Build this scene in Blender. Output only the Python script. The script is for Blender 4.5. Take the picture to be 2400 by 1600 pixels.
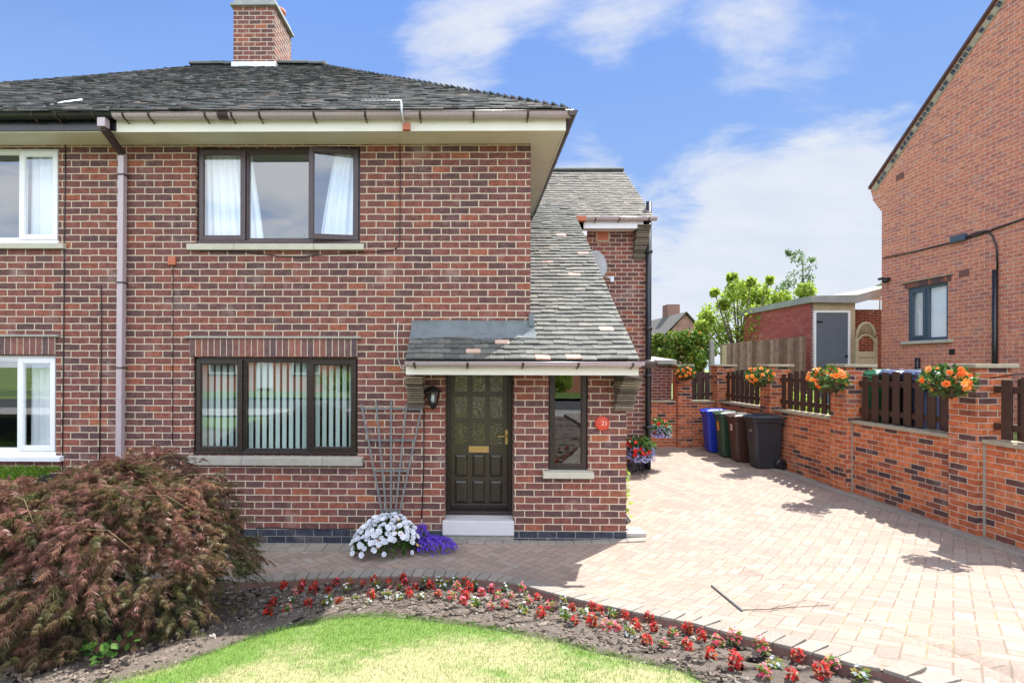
import bpy, bmesh, math, random
from math import radians as R, sin, cos, pi, sqrt, exp
from mathutils import Vector, Matrix, noise
for o in list(bpy.data.objects): bpy.data.objects.remove(o)
S = bpy.context.scene
COL = S.collection
rng = random.Random(21)

# ---------------------------------------------------------------- camera
FPX, CX, CY, EYE = 1170.0, 1093.7, 855.0, 2.12
YAW, ROLL = R(0.8), R(0.17)
CR = Matrix.Rotation(YAW, 3, 'Z') @ Matrix.Rotation(pi/2, 3, 'X') @ Matrix.Rotation(ROLL, 3, 'Z')
cd = bpy.data.cameras.new('camera'); cam = bpy.data.objects.new('camera', cd); COL.objects.link(cam)
cam.matrix_world = Matrix.Translation((0, 0, EYE)) @ CR.to_4x4()
cd.sensor_width = 36; cd.lens = FPX/2400*36
cd.shift_x = (1200-CX)/2400; cd.shift_y = (CY-800)/2400
cd.clip_start = .05; cd.clip_end = 2000
S.camera = cam

# ---------------------------------------------------------------- sun and sky
SUN_EL, SUN_AZ = R(56.5), math.atan2(.73, .68)       # azimuth from +Y towards +X
sd = Vector((sin(SUN_AZ)*cos(SUN_EL), cos(SUN_AZ)*cos(SUN_EL), sin(SUN_EL)))
sl = bpy.data.lights.new('sun', 'SUN'); sl.energy = 3.7; sl.angle = R(.5); sl.color = (1, .95, .88)
so = bpy.data.objects.new('sun', sl); COL.objects.link(so)
so.rotation_euler = sd.to_track_quat('Z', 'Y').to_euler(); so.location = (20, 20, 40)
S.view_settings.view_transform = 'Standard'; S.view_settings.look = 'None'
S.view_settings.gamma = 1; S.view_settings.exposure = 1.58
W = bpy.data.worlds.new('World'); S.world = W; W.use_nodes = True
nt = W.node_tree; nt.nodes.clear()
def N(nt, t, **kw):
    n = nt.nodes.new(t)
    for k, v in kw.items():
        if k.startswith('i_'): n.inputs[int(k[2:])].default_value = v
        else: setattr(n, k, v)
    return n
def LK(nt, a, b): nt.links.new(a, b)
def MA(nt, op, a, b=None, c=None, clamp=False):
    n = nt.nodes.new('ShaderNodeMath'); n.operation = op; n.use_clamp = clamp
    for i, v in enumerate((a, b, c)):
        if v is None: continue
        if isinstance(v, (int, float)): n.inputs[i].default_value = v
        else: nt.links.new(v, n.inputs[i])
    return n.outputs[0]
def MIXC(nt, f, a, b, mode='MIX'):
    n = nt.nodes.new('ShaderNodeMix'); n.data_type = 'RGBA'; n.blend_type = mode
    for i, v in ((0, f), (6, a), (7, b)):
        if isinstance(v, (int, float)): n.inputs[i].default_value = v
        elif isinstance(v, tuple): n.inputs[i].default_value = (*v, 1) if len(v) == 3 else v
        else: nt.links.new(v, n.inputs[i])
    return n.outputs[2]
def RAMP(nt, fac, stops, interp='LINEAR'):
    n = nt.nodes.new('ShaderNodeValToRGB'); cr = n.color_ramp; cr.interpolation = interp
    while len(cr.elements) < len(stops): cr.elements.new(.5)
    for e, (p, c) in zip(cr.elements, stops):
        e.position = p; e.color = (*c, 1) if not isinstance(c, (int, float)) else (c, c, c, 1)
    nt.links.new(fac, n.inputs[0]); return n.outputs[0]
def NOISE(nt, vec, scale, detail=3, rough=.55, dist=0):
    n = nt.nodes.new('ShaderNodeTexNoise'); n.inputs['Scale'].default_value = scale
    n.inputs['Detail'].default_value = detail; n.inputs['Roughness'].default_value = rough
    n.inputs['Distortion'].default_value = dist
    if vec is not None: nt.links.new(vec, n.inputs['Vector'])
    return n.outputs[0]
def SMOOTH(nt, v, a, b):
    n = nt.nodes.new('ShaderNodeMapRange'); n.interpolation_type = 'SMOOTHSTEP'
    n.inputs[1].default_value = a; n.inputs[2].default_value = b
    nt.links.new(v, n.inputs[0]); return n.outputs[0]

sky = N(nt, 'ShaderNodeTexSky', sky_type='NISHITA', sun_disc=False)
sky.sun_elevation = SUN_EL; sky.sun_rotation = SUN_AZ; sky.altitude = 100
sky.air_density = 1.0; sky.dust_density = .6; sky.ozone_density = 2.2
tc = N(nt, 'ShaderNodeTexCoord'); sp = N(nt, 'ShaderNodeSeparateXYZ'); LK(nt, tc.outputs['Generated'], sp.inputs[0])
dz = MA(nt, 'MAXIMUM', sp.outputs[2], 0.0)
den = MA(nt, 'ADD', dz, .22)
cb = N(nt, 'ShaderNodeCombineXYZ'); LK(nt, MA(nt, 'DIVIDE', sp.outputs[0], den), cb.inputs[0]); LK(nt, MA(nt, 'DIVIDE', sp.outputs[1], den), cb.inputs[1])
mp = N(nt, 'ShaderNodeMapping'); LK(nt, cb.outputs[0], mp.inputs[0]); mp.inputs['Rotation'].default_value = (0, 0, R(20)); mp.inputs['Scale'].default_value = (.8, 1.25, 1); mp.inputs['Location'].default_value = (3.1, 1.7, 0)
n1 = NOISE(nt, mp.outputs[0], 1.9, 12, .62, .35)
n2 = NOISE(nt, mp.outputs[0], .55, 2, .5)
def blob(dirv, a, b):
    v = Vector(dirv).normalized()
    d = N(nt, 'ShaderNodeVectorMath', operation='DOT_PRODUCT'); LK(nt, tc.outputs['Generated'], d.inputs[0]); d.inputs[1].default_value = v
    return SMOOTH(nt, d.outputs['Value'], cos(R(a)), cos(R(b)))
def pxdir(x, y): return CR @ Vector(((x-CX)/FPX, -(y-CY)/FPX, -1))
low = SMOOTH(nt, dz, .42, .02)
thr = MA(nt, 'ADD', MA(nt, 'MULTIPLY', low, .25), -.08)
for (x, y, a, b, w) in ((1060, 130, 7, 1, .15), (1300, 110, 9, 1, .10), (1600, 90, 11, 2, .10), (1150, 30, 6, 1, .06), (1850, 60, 9, 2, .08), (730, 40, 4, 1, .16), (1880, 520, 11, 2, .12), (2020, 440, 10, 3, .05), (1370, 400, 6, 1, .2), (1600, 600, 14, 3, .12), (2050, 250, 9, 2, .08), (140, 120, 5, 1, .10), (230, 40, 5, 1, .12), (1950, 650, 15, 2, .2),(1560,250,7,2,-.08),(500,150,16,5,-.1),(1550,330,7,1,-.06)):
    thr = MA(nt, 'ADD', thr, MA(nt, 'MULTIPLY', blob(pxdir(x, y), a, b), w))
cm = MA(nt, 'ADD', MA(nt, 'ADD', n1, MA(nt, 'MULTIPLY', MA(nt, 'SUBTRACT', n2, .5), .35)), thr)
mask = SMOOTH(nt, cm, .50, .74)
mask = MA(nt, 'MULTIPLY', mask, .86)
bwn = N(nt, 'ShaderNodeRGBToBW'); LK(nt, sky.outputs[0], bwn.inputs[0])
hue = RAMP(nt, dz, [(0, (.62, .79, 1.0)), (.22, (.38, .60, 1.03)), (.6, (.23, .44, 1.03)), (1, (.2, .4, .9))])
vs0 = N(nt, 'ShaderNodeVectorMath', operation='SCALE'); LK(nt, hue, vs0.inputs[0]); LK(nt, MA(nt, 'MINIMUM', MA(nt, 'MULTIPLY', bwn.outputs[0], 1.25), 2.75), vs0.inputs['Scale'])
skyc = vs0.outputs[0]
cloud = MIXC(nt, NOISE(nt, mp.outputs[0], 4, 3), (2.2, 2.35, 2.7), (2.9, 2.95, 3.0))
fin = MIXC(nt, mask, skyc, cloud)
# extra bright cloud added behind the viewer to light the shaded facade and window reflections
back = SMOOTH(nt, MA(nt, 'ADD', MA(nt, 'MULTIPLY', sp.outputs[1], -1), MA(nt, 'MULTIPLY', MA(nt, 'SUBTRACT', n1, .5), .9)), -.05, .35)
fill_cloud = MIXC(nt, SMOOTH(nt, n1, .38, .62), (4.6, 5.8, 8.3), (9.0, 9.1, 9.4))
fin = MIXC(nt, back, fin, fill_cloud)
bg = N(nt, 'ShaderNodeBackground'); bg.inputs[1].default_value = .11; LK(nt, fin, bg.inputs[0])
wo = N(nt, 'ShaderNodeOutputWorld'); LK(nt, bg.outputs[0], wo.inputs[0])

# ---------------------------------------------------------------- projection helpers (photo pixels 2400x1600 -> places in the world)
def ray(x, y): return CR @ Vector(((x-CX)/FPX, -(y-CY)/FPX, -1))
def P(x, y, Y):
    d = ray(x, y); t = Y/d.y
    return d.x*t, EYE+d.z*t
def PX(x, y, X):
    d = ray(x, y); t = X/d.x
    return d.y*t, EYE+d.z*t
def sst(a, b, v):
    t = max(0, min(1, (v-a)/(b-a))); return t*t*(3-2*t)
def g(X, Y):
    t = 5.0-Y
    r = .215*(sqrt(t*t+.12)+t)/2
    if r > .5: r = .5+.12*(1-exp(-(r-.5)/.12))
    return .09*sst(.9, 3.2, X)-.06*sst(-.4, -1.8, X)+r
def G(x, y, dz=0):
    d = ray(x, y); a, b = .5, 40
    for _ in range(50):
        m = (a+b)/2
        X, Z = d.x*m/d.y, EYE+d.z*m/d.y
        if Z > g(X, m)+dz: a = m
        else: b = m
    return d.x*a/d.y, a, g(d.x*a/d.y, a)+dz

# ---------------------------------------------------------------- mesh builder
class MB:
    def __init__(s): s.v = []; s.f = []; s.r = []; s.m = []; s.smooth = []
    def add(s, vs, fs, r=None, m=0, sm=False):
        o = len(s.v); s.v += [tuple(v) for v in vs]
        if r is None: r = rng.random()
        for f in fs: s.f.append([i+o for i in f]); s.r.append(r); s.m.append(m); s.smooth.append(sm)
    def box(s, x0, x1, y0, y1, z0, z1, r=None, m=0, T=None, skip=''):
        vs = [(x, y, z) for x in (x0, x1) for y in (y0, y1) for z in (z0, z1)]
        if T: vs = [T(Vector(v)) for v in vs]
        F = {'l': (0, 1, 3, 2), 'r': (4, 6, 7, 5), 'f': (0, 4, 5, 1), 'k': (2, 3, 7, 6), 'b': (0, 2, 6, 4), 't': (1, 5, 7, 3)}
        s.add(vs, [F[k] for k in F if k not in skip], r, m)
    def quad(s, a, b, c, d, r=None, m=0): s.add([a, b, c, d], [(0, 1, 2, 3)], r, m)
    def tube(s, pts, rad, n=8, r=None, m=0, cap=True):
        pts = [Vector(p) for p in pts]; rr = rad if isinstance(rad, (list, tuple)) else [rad]*len(pts)
        vs = []; fs = []; up = None
        for i, p in enumerate(pts):
            d = (pts[min(i+1, len(pts)-1)]-pts[max(i-1, 0)]).normalized()
            if up is None: up = Vector((0, 0, 1)) if abs(d.z) < .9 else Vector((1, 0, 0))
            a = d.cross(up)
            if a.length < 1e-4: a = d.cross(Vector((1, .3, 0)))
            a.normalize(); b = a.cross(d).normalized(); up = b
            for k in range(n):
                q = 2*pi*k/n; vs.append(p+a*cos(q)*rr[i]+b*sin(q)*rr[i])
        for i in range(len(pts)-1):
            for k in range(n):
                k2 = (k+1) % n; fs.append((i*n+k, i*n+k2, (i+1)*n+k2, (i+1)*n+k))
        if cap: fs.append(tuple(range(n-1, -1, -1))); fs.append(tuple((len(pts)-1)*n+k for k in range(n)))
        s.add(vs, fs, r, m, True)
    def lathe(s, prof, c=(0, 0, 0), n=20, r=None, m=0, T=None):
        vs = []; fs = []
        for (rad, z) in prof:
            for k in range(n):
                q = 2*pi*k/n; v = Vector((c[0]+rad*cos(q), c[1]+rad*sin(q), c[2]+z)); vs.append(T(v) if T else v)
        for i in range(len(prof)-1):
            for k in range(n):
                k2 = (k+1) % n; fs.append((i*n+k, i*n+k2, (i+1)*n+k2, (i+1)*n+k))
        s.add(vs, fs, r, m, True)
    def prism(s, poly, axis, a, b, r=None, m=0):
        # poly: list of 2D points; axis 'x','y','z' extrusion from a to b
        def mk(p, t): return {'x': (t, p[0], p[1]), 'y': (p[0], t, p[1]), 'z': (p[0], p[1], t)}[axis]
        n = len(poly); vs = [mk(p, a) for p in poly]+[mk(p, b) for p in poly]
        fs = [tuple(range(n)), tuple(range(2*n-1, n-1, -1))]+[(i, (i+1) % n, (i+1) % n+n, i+n) for i in range(n)]
        s.add(vs, fs, r, m)
    def blob(s, c, rx, ry, rz, r=None, m=0, n=6, k=4, jit=.0):
        vs = []; fs = []
        for i in range(k+1):
            th = pi*i/k
            for j in range(n):
                q = 2*pi*j/n+i*.4; w = 1+rng.uniform(-jit, jit)
                vs.append((c[0]+rx*sin(th)*cos(q)*w, c[1]+ry*sin(th)*sin(q)*w, c[2]+rz*cos(th)*w))
        for i in range(k):
            for j in range(n):
                j2 = (j+1) % n; fs.append((i*n+j, (i+1)*n+j, (i+1)*n+j2, i*n+j2))
        s.add(vs, fs, r, m, jit == 0)
    def ring(s, x0, x1, z0, z1, y0, y1, t, T=None, r=.5, m=0, tb=None):
        tb = tb or t
        s.box(x0, x0+t, y0, y1, z0, z1, r, m, T); s.box(x1-t, x1, y0, y1, z0, z1, r, m, T)
        s.box(x0+t, x1-t, y0, y1, z1-t, z1, r, m, T); s.box(x0+t, x1-t, y0, y1, z0, z0+tb, r, m, T)
    def build(s, name, mat, parent=None, bevel=0):
        me = bpy.data.meshes.new(name)
        off = Vector((0, 0, 0))
        if parent is not None:
            p = parent
            while p is not None: off += p.location; p = p.parent
        me.from_pydata([tuple(Vector(v)-off) for v in s.v], [], s.f)
        mats = mat if isinstance(mat, (list, tuple)) else [mat]
        for mm in mats: me.materials.append(mm)
        me.polygons.foreach_set('material_index', s.m)
        me.polygons.foreach_set('use_smooth', s.smooth)
        at = me.attributes.new('rnd', 'FLOAT', 'FACE'); at.data.foreach_set('value', s.r)
        uv = me.uv_layers.new(name='UVMap'); co = [0.0]*(2*len(me.loops)); vs = s.v
        for p in me.polygons:
            n = p.normal; ax, ay, az = abs(n.x), abs(n.y), abs(n.z)
            for li in p.loop_indices:
                v = vs[me.loops[li].vertex_index]
                if az > .75: u = (v[0], v[1])
                elif ax > ay: u = (v[1], v[2])
                else: u = (v[0], v[2])
                co[2*li], co[2*li+1] = u
        uv.data.foreach_set('uv', co)
        me.update()
        ob = bpy.data.objects.new(name, me); COL.objects.link(ob)
        if parent is not None: ob.parent = parent
        if bevel:
            md = ob.modifiers.new('bevel', 'BEVEL'); md.width = bevel; md.segments = 2; md.limit_method = 'ANGLE'
        return ob
def tag(o, label=None, cat=None, group=None, kind=None):
    if label: o['label'] = label
    if cat: o['category'] = cat
    if group: o['group'] = group
    if kind: o['kind'] = kind
    return o
def empty(name, loc, label=None, cat=None, group=None):
    o = bpy.data.objects.new(name, None); COL.objects.link(o); o.location = loc; o.empty_display_size = .1
    return tag(o, label, cat, group)
def copy_tree(o, parent=None):
    c = o.copy(); COL.objects.link(c)
    if parent is not None: c.parent = parent
    for ch in [x for x in bpy.data.objects if x.parent == o]: copy_tree(ch, c)
    return c

# ---------------------------------------------------------------- materials
def mat_base(name):
    m = bpy.data.materials.new(name); m.use_nodes = True; t = m.node_tree
    b = t.nodes['Principled BSDF']; return m, t, b
def plain(name, col, rough=.6, metal=0, var=.12, scale=6, bump=0, coat=0, spec=.5):
    m, t, b = mat_base(name)
    tc = N(t, 'ShaderNodeTexCoord'); ns = NOISE(t, tc.outputs['Object'], scale, 5, .6)
    c = MIXC(t, ns, tuple(max(0, x*(1-var*1.6)) for x in col), tuple(min(1, x*(1+var*1.6)) for x in col))
    LK(t, c, b.inputs['Base Color'])
    ns2 = NOISE(t, tc.outputs['Object'], scale*4, 3)
    LK(t, MA(t, 'ADD', MA(t, 'MULTIPLY', MA(t, 'SUBTRACT', ns2, .5), .25), rough, clamp=True), b.inputs['Roughness'])
    b.inputs['Metallic'].default_value = metal; b.inputs['Specular IOR Level'].default_value = spec
    if bump:
        bp = N(t, 'ShaderNodeBump'); bp.inputs['Strength'].default_value = bump; bp.inputs['Distance'].default_value = .01
        LK(t, NOISE(t, tc.outputs['Object'], scale*12, 4), bp.inputs['Height']); LK(t, bp.outputs[0], b.inputs['Normal'])
    return m
def brick(name, stops, mortar, bw=.225, rh=.0826, ms=.0052, seed=0, stain=(.06, .05, .05), stainamt=.25, bump=.6, pale=.15, rot=0, off=.5):
    m, t, b = mat_base(name)
    uv = N(t, 'ShaderNodeUVMap'); mpn = N(t, 'ShaderNodeMapping'); LK(t, uv.outputs[0], mpn.inputs[0])
    mpn.inputs['Location'].default_value = (seed*.37+50, 50.0, 0); mpn.inputs['Rotation'].default_value = (0, 0, rot)
    dn = N(t, 'ShaderNodeTexNoise'); dn.inputs['Scale'].default_value = 9; dn.inputs['Detail'].default_value = 4; LK(t, mpn.outputs[0], dn.inputs['Vector'])
    vm = N(t, 'ShaderNodeVectorMath', operation='MULTIPLY_ADD'); LK(t, dn.outputs['Color'], vm.inputs[0]); vm.inputs[1].default_value = (.013, .013, 0); LK(t, mpn.outputs[0], vm.inputs[2])
    bt = N(t, 'ShaderNodeTexBrick'); LK(t, vm.outputs[0], bt.inputs['Vector']); bt.offset = off
    bt.inputs['Color1'].default_value = (0, 0, 0, 1); bt.inputs['Color2'].default_value = (1, 1, 1, 1); bt.inputs['Mortar'].default_value = (0, 0, 0, 1)
    bt.inputs['Scale'].default_value = 1; bt.inputs['Mortar Size'].default_value = ms; bt.inputs['Mortar Smooth'].default_value = .35
    bt.inputs['Brick Width'].default_value = bw; bt.inputs['Row Height'].default_value = rh
    col = RAMP(t, bt.outputs['Color'], stops, 'LINEAR')
    tcn = N(t, 'ShaderNodeTexCoord')
    n1 = NOISE(t, tcn.outputs['Object'], 14, 6, .7); n2 = NOISE(t, tcn.outputs['Object'], 1.1, 3); n3 = NOISE(t, tcn.outputs['Object'], 60, 3, .7)
    col = MIXC(t, 1, col, RAMP(t, n1, [(.25, .5), (.5, 1.0), (.75, 1.6)]), 'MULTIPLY')
    col = MIXC(t, MA(t, 'MULTIPLY', SMOOTH(t, n2, .5, .72), stainamt), col, stain)
    col = MIXC(t, MA(t, 'MULTIPLY', SMOOTH(t, n1, .62, .75), pale), col, (.5, .42, .38))
    n4 = NOISE(t, tcn.outputs['Object'], 2.7, 5, .65)
    col = MIXC(t, MA(t, 'MULTIPLY', SMOOTH(t, n4, .54, .7), .30), col, (.42, .33, .29))
    mc = MIXC(t, n3, tuple(x*.75 for x in mortar), tuple(min(1, x*1.2) for x in mortar))
    fin = MIXC(t, bt.outputs['Fac'], col, mc)
    LK(t, fin, b.inputs['Base Color']); b.inputs['Roughness'].default_value = .85; b.inputs['Specular IOR Level'].default_value = .25
    hh = MA(t, 'ADD', MA(t, 'MULTIPLY', bt.outputs['Fac'], -1), MA(t, 'MULTIPLY', n3, .35))
    bp = N(t, 'ShaderNodeBump'); bp.inputs['Strength'].default_value = bump; bp.inputs['Distance'].default_value = .006
    LK(t, hh, bp.inputs['Height']); LK(t, bp.outputs[0], b.inputs['Normal'])
    return m
def rndmat(name, stops, rough=.8, mottle=.35, scale=25, bump=.3, interp='LINEAR', spots=None, trans=0, spec=.4):
    m, t, b = mat_base(name)
    at = N(t, 'ShaderNodeAttribute', attribute_name='rnd')
    c = RAMP(t, at.outputs['Fac'], stops, interp)
    tcn = N(t, 'ShaderNodeTexCoord'); ns = NOISE(t, tcn.outputs['Object'], scale, 5, .65)
    c = MIXC(t, 1, c, RAMP(t, ns, [(.25, 1-mottle), (.5, 1.0), (.75, 1+mottle)]), 'MULTIPLY')
    if spots:
        c = MIXC(t, SMOOTH(t, NOISE(t, tcn.outputs['Object'], spots[1], 2), spots[2], spots[2]+.06), c, spots[0])
    LK(t, c, b.inputs['Base Color']); b.inputs['Roughness'].default_value = rough; b.inputs['Specular IOR Level'].default_value = spec
    if bump:
        bp = N(t, 'ShaderNodeBump'); bp.inputs['Strength'].default_value = bump; bp.inputs['Distance'].default_value = .004
        LK(t, ns, bp.inputs['Height']); LK(t, bp.outputs[0], b.inputs['Normal'])
    if trans:
        tr = N(t, 'ShaderNodeBsdfTranslucent'); LK(t, c, tr.inputs[0]); mx = N(t, 'ShaderNodeMixShader'); mx.inputs[0].default_value = trans
        LK(t, b.outputs[0], mx.inputs[1]); LK(t, tr.outputs[0], mx.inputs[2]); LK(t, mx.outputs[0], t.nodes['Material Output'].inputs[0])
    return m
def glassmat(name, ior=1.9, tint=(.92, .95, .95), rough=0.0, bump=0):
    m, t, b = mat_base(name); t.nodes.remove(b)
    fr = N(t, 'ShaderNodeFresnel'); ge = N(t, 'ShaderNodeNewGeometry'); LK(t, MA(t, 'MULTIPLY_ADD', ge.outputs['Backfacing'], 1/ior-ior, ior), fr.inputs[0])
    gl = N(t, 'ShaderNodeBsdfGlossy'); gl.inputs['Roughness'].default_value = rough; gl.inputs[0].default_value = (.95, .97, 1, 1)
    tr = N(t, 'ShaderNodeBsdfTransparent'); tr.inputs[0].default_value = (*tint, 1)
    tcn = N(t, 'ShaderNodeTexCoord'); bp = N(t, 'ShaderNodeBump'); bp.inputs['Strength'].default_value = bump if bump else .012; bp.inputs['Distance'].default_value = .02
    LK(t, NOISE(t, tcn.outputs['Object'], 34 if bump else 1.4, 2), bp.inputs['Height']); LK(t, bp.outputs[0], gl.inputs['Normal'])
    if bump:
        vo = N(t, 'ShaderNodeTexVoronoi', feature='SMOOTH_F1'); vo.inputs['Scale'].default_value = 55; LK(t, tcn.outputs['Object'], vo.inputs['Vector'])
        LK(t, MIXC(t, SMOOTH(t, MA(t, 'MULTIPLY', vo.outputs['Distance'], NOISE(t, tcn.outputs['Object'], 40, 3)), .12, .36), tuple(x*.75 for x in tint), tuple(min(1, x*1.3) for x in tint)), tr.inputs[0])
        LK(t, vo.outputs['Distance'], bp.inputs['Height'])
    mx = N(t, 'ShaderNodeMixShader'); LK(t, fr.outputs[0], mx.inputs[0]); LK(t, tr.outputs[0], mx.inputs[1]); LK(t, gl.outputs[0], mx.inputs[2])
    LK(t, mx.outputs[0], t.nodes['Material Output'].inputs[0]); return m

MORT = (.55, .46, .34)
M = {}
M['brick'] = brick('facade brick', [(0, (.10, .055, .053)), (.25, (.135, .062, .057)), (.55, (.175, .068, .056)), (.88, (.215, .076, .055)), (.98, (.26, .088, .054)), (1, (.33, .115, .055))], MORT, ms=.0074)
M['brick_fence'] = brick('orange brick', [(0, (.06, .04, .045)), (.13, (.13, .06, .05)), (.26, (.37, .10, .045)), (.65, (.5, .14, .055)), (1, (.56, .19, .08))], (.52, .45, .36), rh=.075, ms=.0056, seed=3, stainamt=.2)
M['brick_near'] = brick('neighbour brick', [(0, (.40, .16, .125)), (.25, (.49, .178, .125)), (.5, (.55, .19, .118)), (1, (.6, .235, .135))], (.6, .5, .42), seed=5, stainamt=.1, ms=.0062)
M['brick_dark'] = brick('outbuilding brick', [(0, (.13, .05, .045)), (1, (.22, .07, .05))], (.55, .5, .42), rh=.075, seed=7)
M['brick_blue'] = brick('engineering brick', [(0, (.035, .04, .055)), (.8, (.05, .055, .075)), (1, (.1, .08, .08))], (.3, .3, .28), seed=9, stainamt=0, pale=.05, ms=.004)
M['brick_loose'] = rndmat('soldier brick', [(0, (.09, .06, .065)), (.3, (.14, .075, .07)), (.7, (.2, .085, .07)), (1, (.28, .11, .07))], .85, .4, 22, .4)
M['ridge'] = plain('mossy ridge tile', (.085, .095, .088), .85, var=.35, scale=7, bump=.4)
M['mortar'] = plain('mortar', MORT, .95, var=.2, scale=30, bump=.3)
M['tile_main'] = rndmat('weathered dark tile', [(0, (.028, .032, .032)), (.5, (.055, .06, .058)), (.85, (.085, .085, .078)), (1, (.14, .115, .1))], .8, .5, 9, .4, spots=((.3, .3, .24), 34, .68))
M['tile_porch'] = rndmat('grey plain tile', [(0, (.075, .077, .072)), (.5, (.105, .107, .097)), (.93, (.14, .138, .12)), (.978, (.15, .14, .12)), (.982, (.52, .34, .25)), (1, (.6, .42, .33))], .8, .3, 9, .4, spots=((.32, .32, .26), 40, .69))
M['tile_ext'] = rndmat('brown grey tile', [(0, (.10, .095, .083)), (.6, (.145, .133, .112)), (1, (.19, .168, .138))], .8, .3, 10, .3)
M['felt'] = plain('roof underlay', (.015, .015, .015), .9)
M['lead'] = plain('lead sheet', (.13, .15, .16), .75, 0, .4, 5, .4)
M['upvc_white'] = plain('white plastic', (.78, .79, .8), .3, var=.03)
M['cream'] = plain('cream painted board', (.64, .60, .47), .5, var=.12, scale=3)
M['white_board'] = plain('white painted board', (.72, .70, .60), .45, var=.1, scale=2.5)
M['brown_upvc'] = plain('brown plastic frame', (.062, .04, .04), .32, var=.15, scale=8)
M['dark_brown'] = plain('dark stained frame', (.028, .02, .017), .3, var=.2, scale=8)
M['gutter'] = plain('faded brown plastic gutter', (.42, .345, .365), .3, var=.03, scale=4, spec=.7)
M['bracket'] = plain('brown gutter bracket', (.05, .03, .028), .4)
M['black_plastic'] = plain('black plastic', (.012, .012, .014), .3, var=.2)
M['pipe_black'] = plain('black pipe paint', (.015, .018, .024), .35, var=.2)
M['stone'] = plain('weathered concrete sill', (.33, .31, .26), .9, var=.18, scale=9, bump=.4)
M['stone_pale'] = plain('pale sill', (.47, .45, .36), .85, var=.12, scale=9, bump=.2)
M['cap'] = plain('sandstone coping', (.36, .31, .22), .9, var=.22, scale=9, bump=.4)
M['glass'] = glassmat('window glass', 2.45)
M['glass_dark'] = glassmat('reflective window glass', 2.3, (.9, .95, .97))
M['glass_obs'] = glassmat('patterned glass', 1.75, (.8, .76, .6), .12, .3)
M['curtain'] = plain('net curtain', (.84, .87, .9), .9, var=.03)
M['blind'] = plain('vertical blind fabric', (.52, .64, .59), .8, var=.02)
M['room'] = plain('room plaster', (.45, .45, .45), .9, var=.05)
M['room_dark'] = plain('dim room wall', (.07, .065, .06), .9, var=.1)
M['door'] = plain('dark varnished door', (.04, .033, .022), .3, var=.08, scale=10, spec=.6)
M['brass'] = plain('brass', (.55, .38, .17), .38, 1, .05)
M['white_paint'] = plain('white painted step', (.56, .55, .57), .55, var=.06, scale=8, bump=.2)
M['concrete'] = plain('rough concrete', (.30, .29, .25), .95, var=.35, scale=14, bump=.8)
M['wood_grey'] = plain('weathered grey timber', (.17, .175, .175), .9, var=.25, scale=20, bump=.4)
M['wood_brown'] = plain('dark brown fence stain', (.055, .026, .018), .6, var=.25, scale=14, bump=.3)
M['wood_fence'] = rndmat('old fence boards', [(0, (.14, .085, .06)), (.5, (.25, .155, .115)), (1, (.36, .25, .18))], .9, .35, 7, .5)
M['wood_pale'] = plain('pale treated timber', (.42, .35, .22), .85, var=.2, scale=8, bump=.3)
M['terracotta'] = plain('terracotta', (.45, .14, .075), .8, var=.2, scale=12)
M['red_plaque'] = plain('red plaque', (.55, .06, .03), .45, var=.12)
M['digits'] = plain('pale numeral paint', (.75, .6, .45), .5)
M['black_metal'] = plain('black metal', (.015, .015, .016), .45, .3)
M['galv'] = plain('galvanised metal', (.5, .52, .54), .4, .7)
M['dish'] = plain('grey dish paint', (.33, .34, .34), .5)
M['cable_w'] = plain('white cable', (.55, .52, .48), .5)
M['slate_door'] = plain('grey blue door', (.105, .125, .15), .55, var=.12)
M['slate_frame'] = plain('slate blue frame', (.055, .085, .12), .4)
M['painted_brick'] = brick('red masonry paint', [(0, (.32, .08, .07)), (1, (.42, .11, .09))], (.33, .1, .085), rh=.075, seed=11, stainamt=.1, pale=.3)
M['render_grey'] = plain('grey concrete edge', (.3, .31, .29), .9, var=.2, scale=4, bump=.3)
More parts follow.
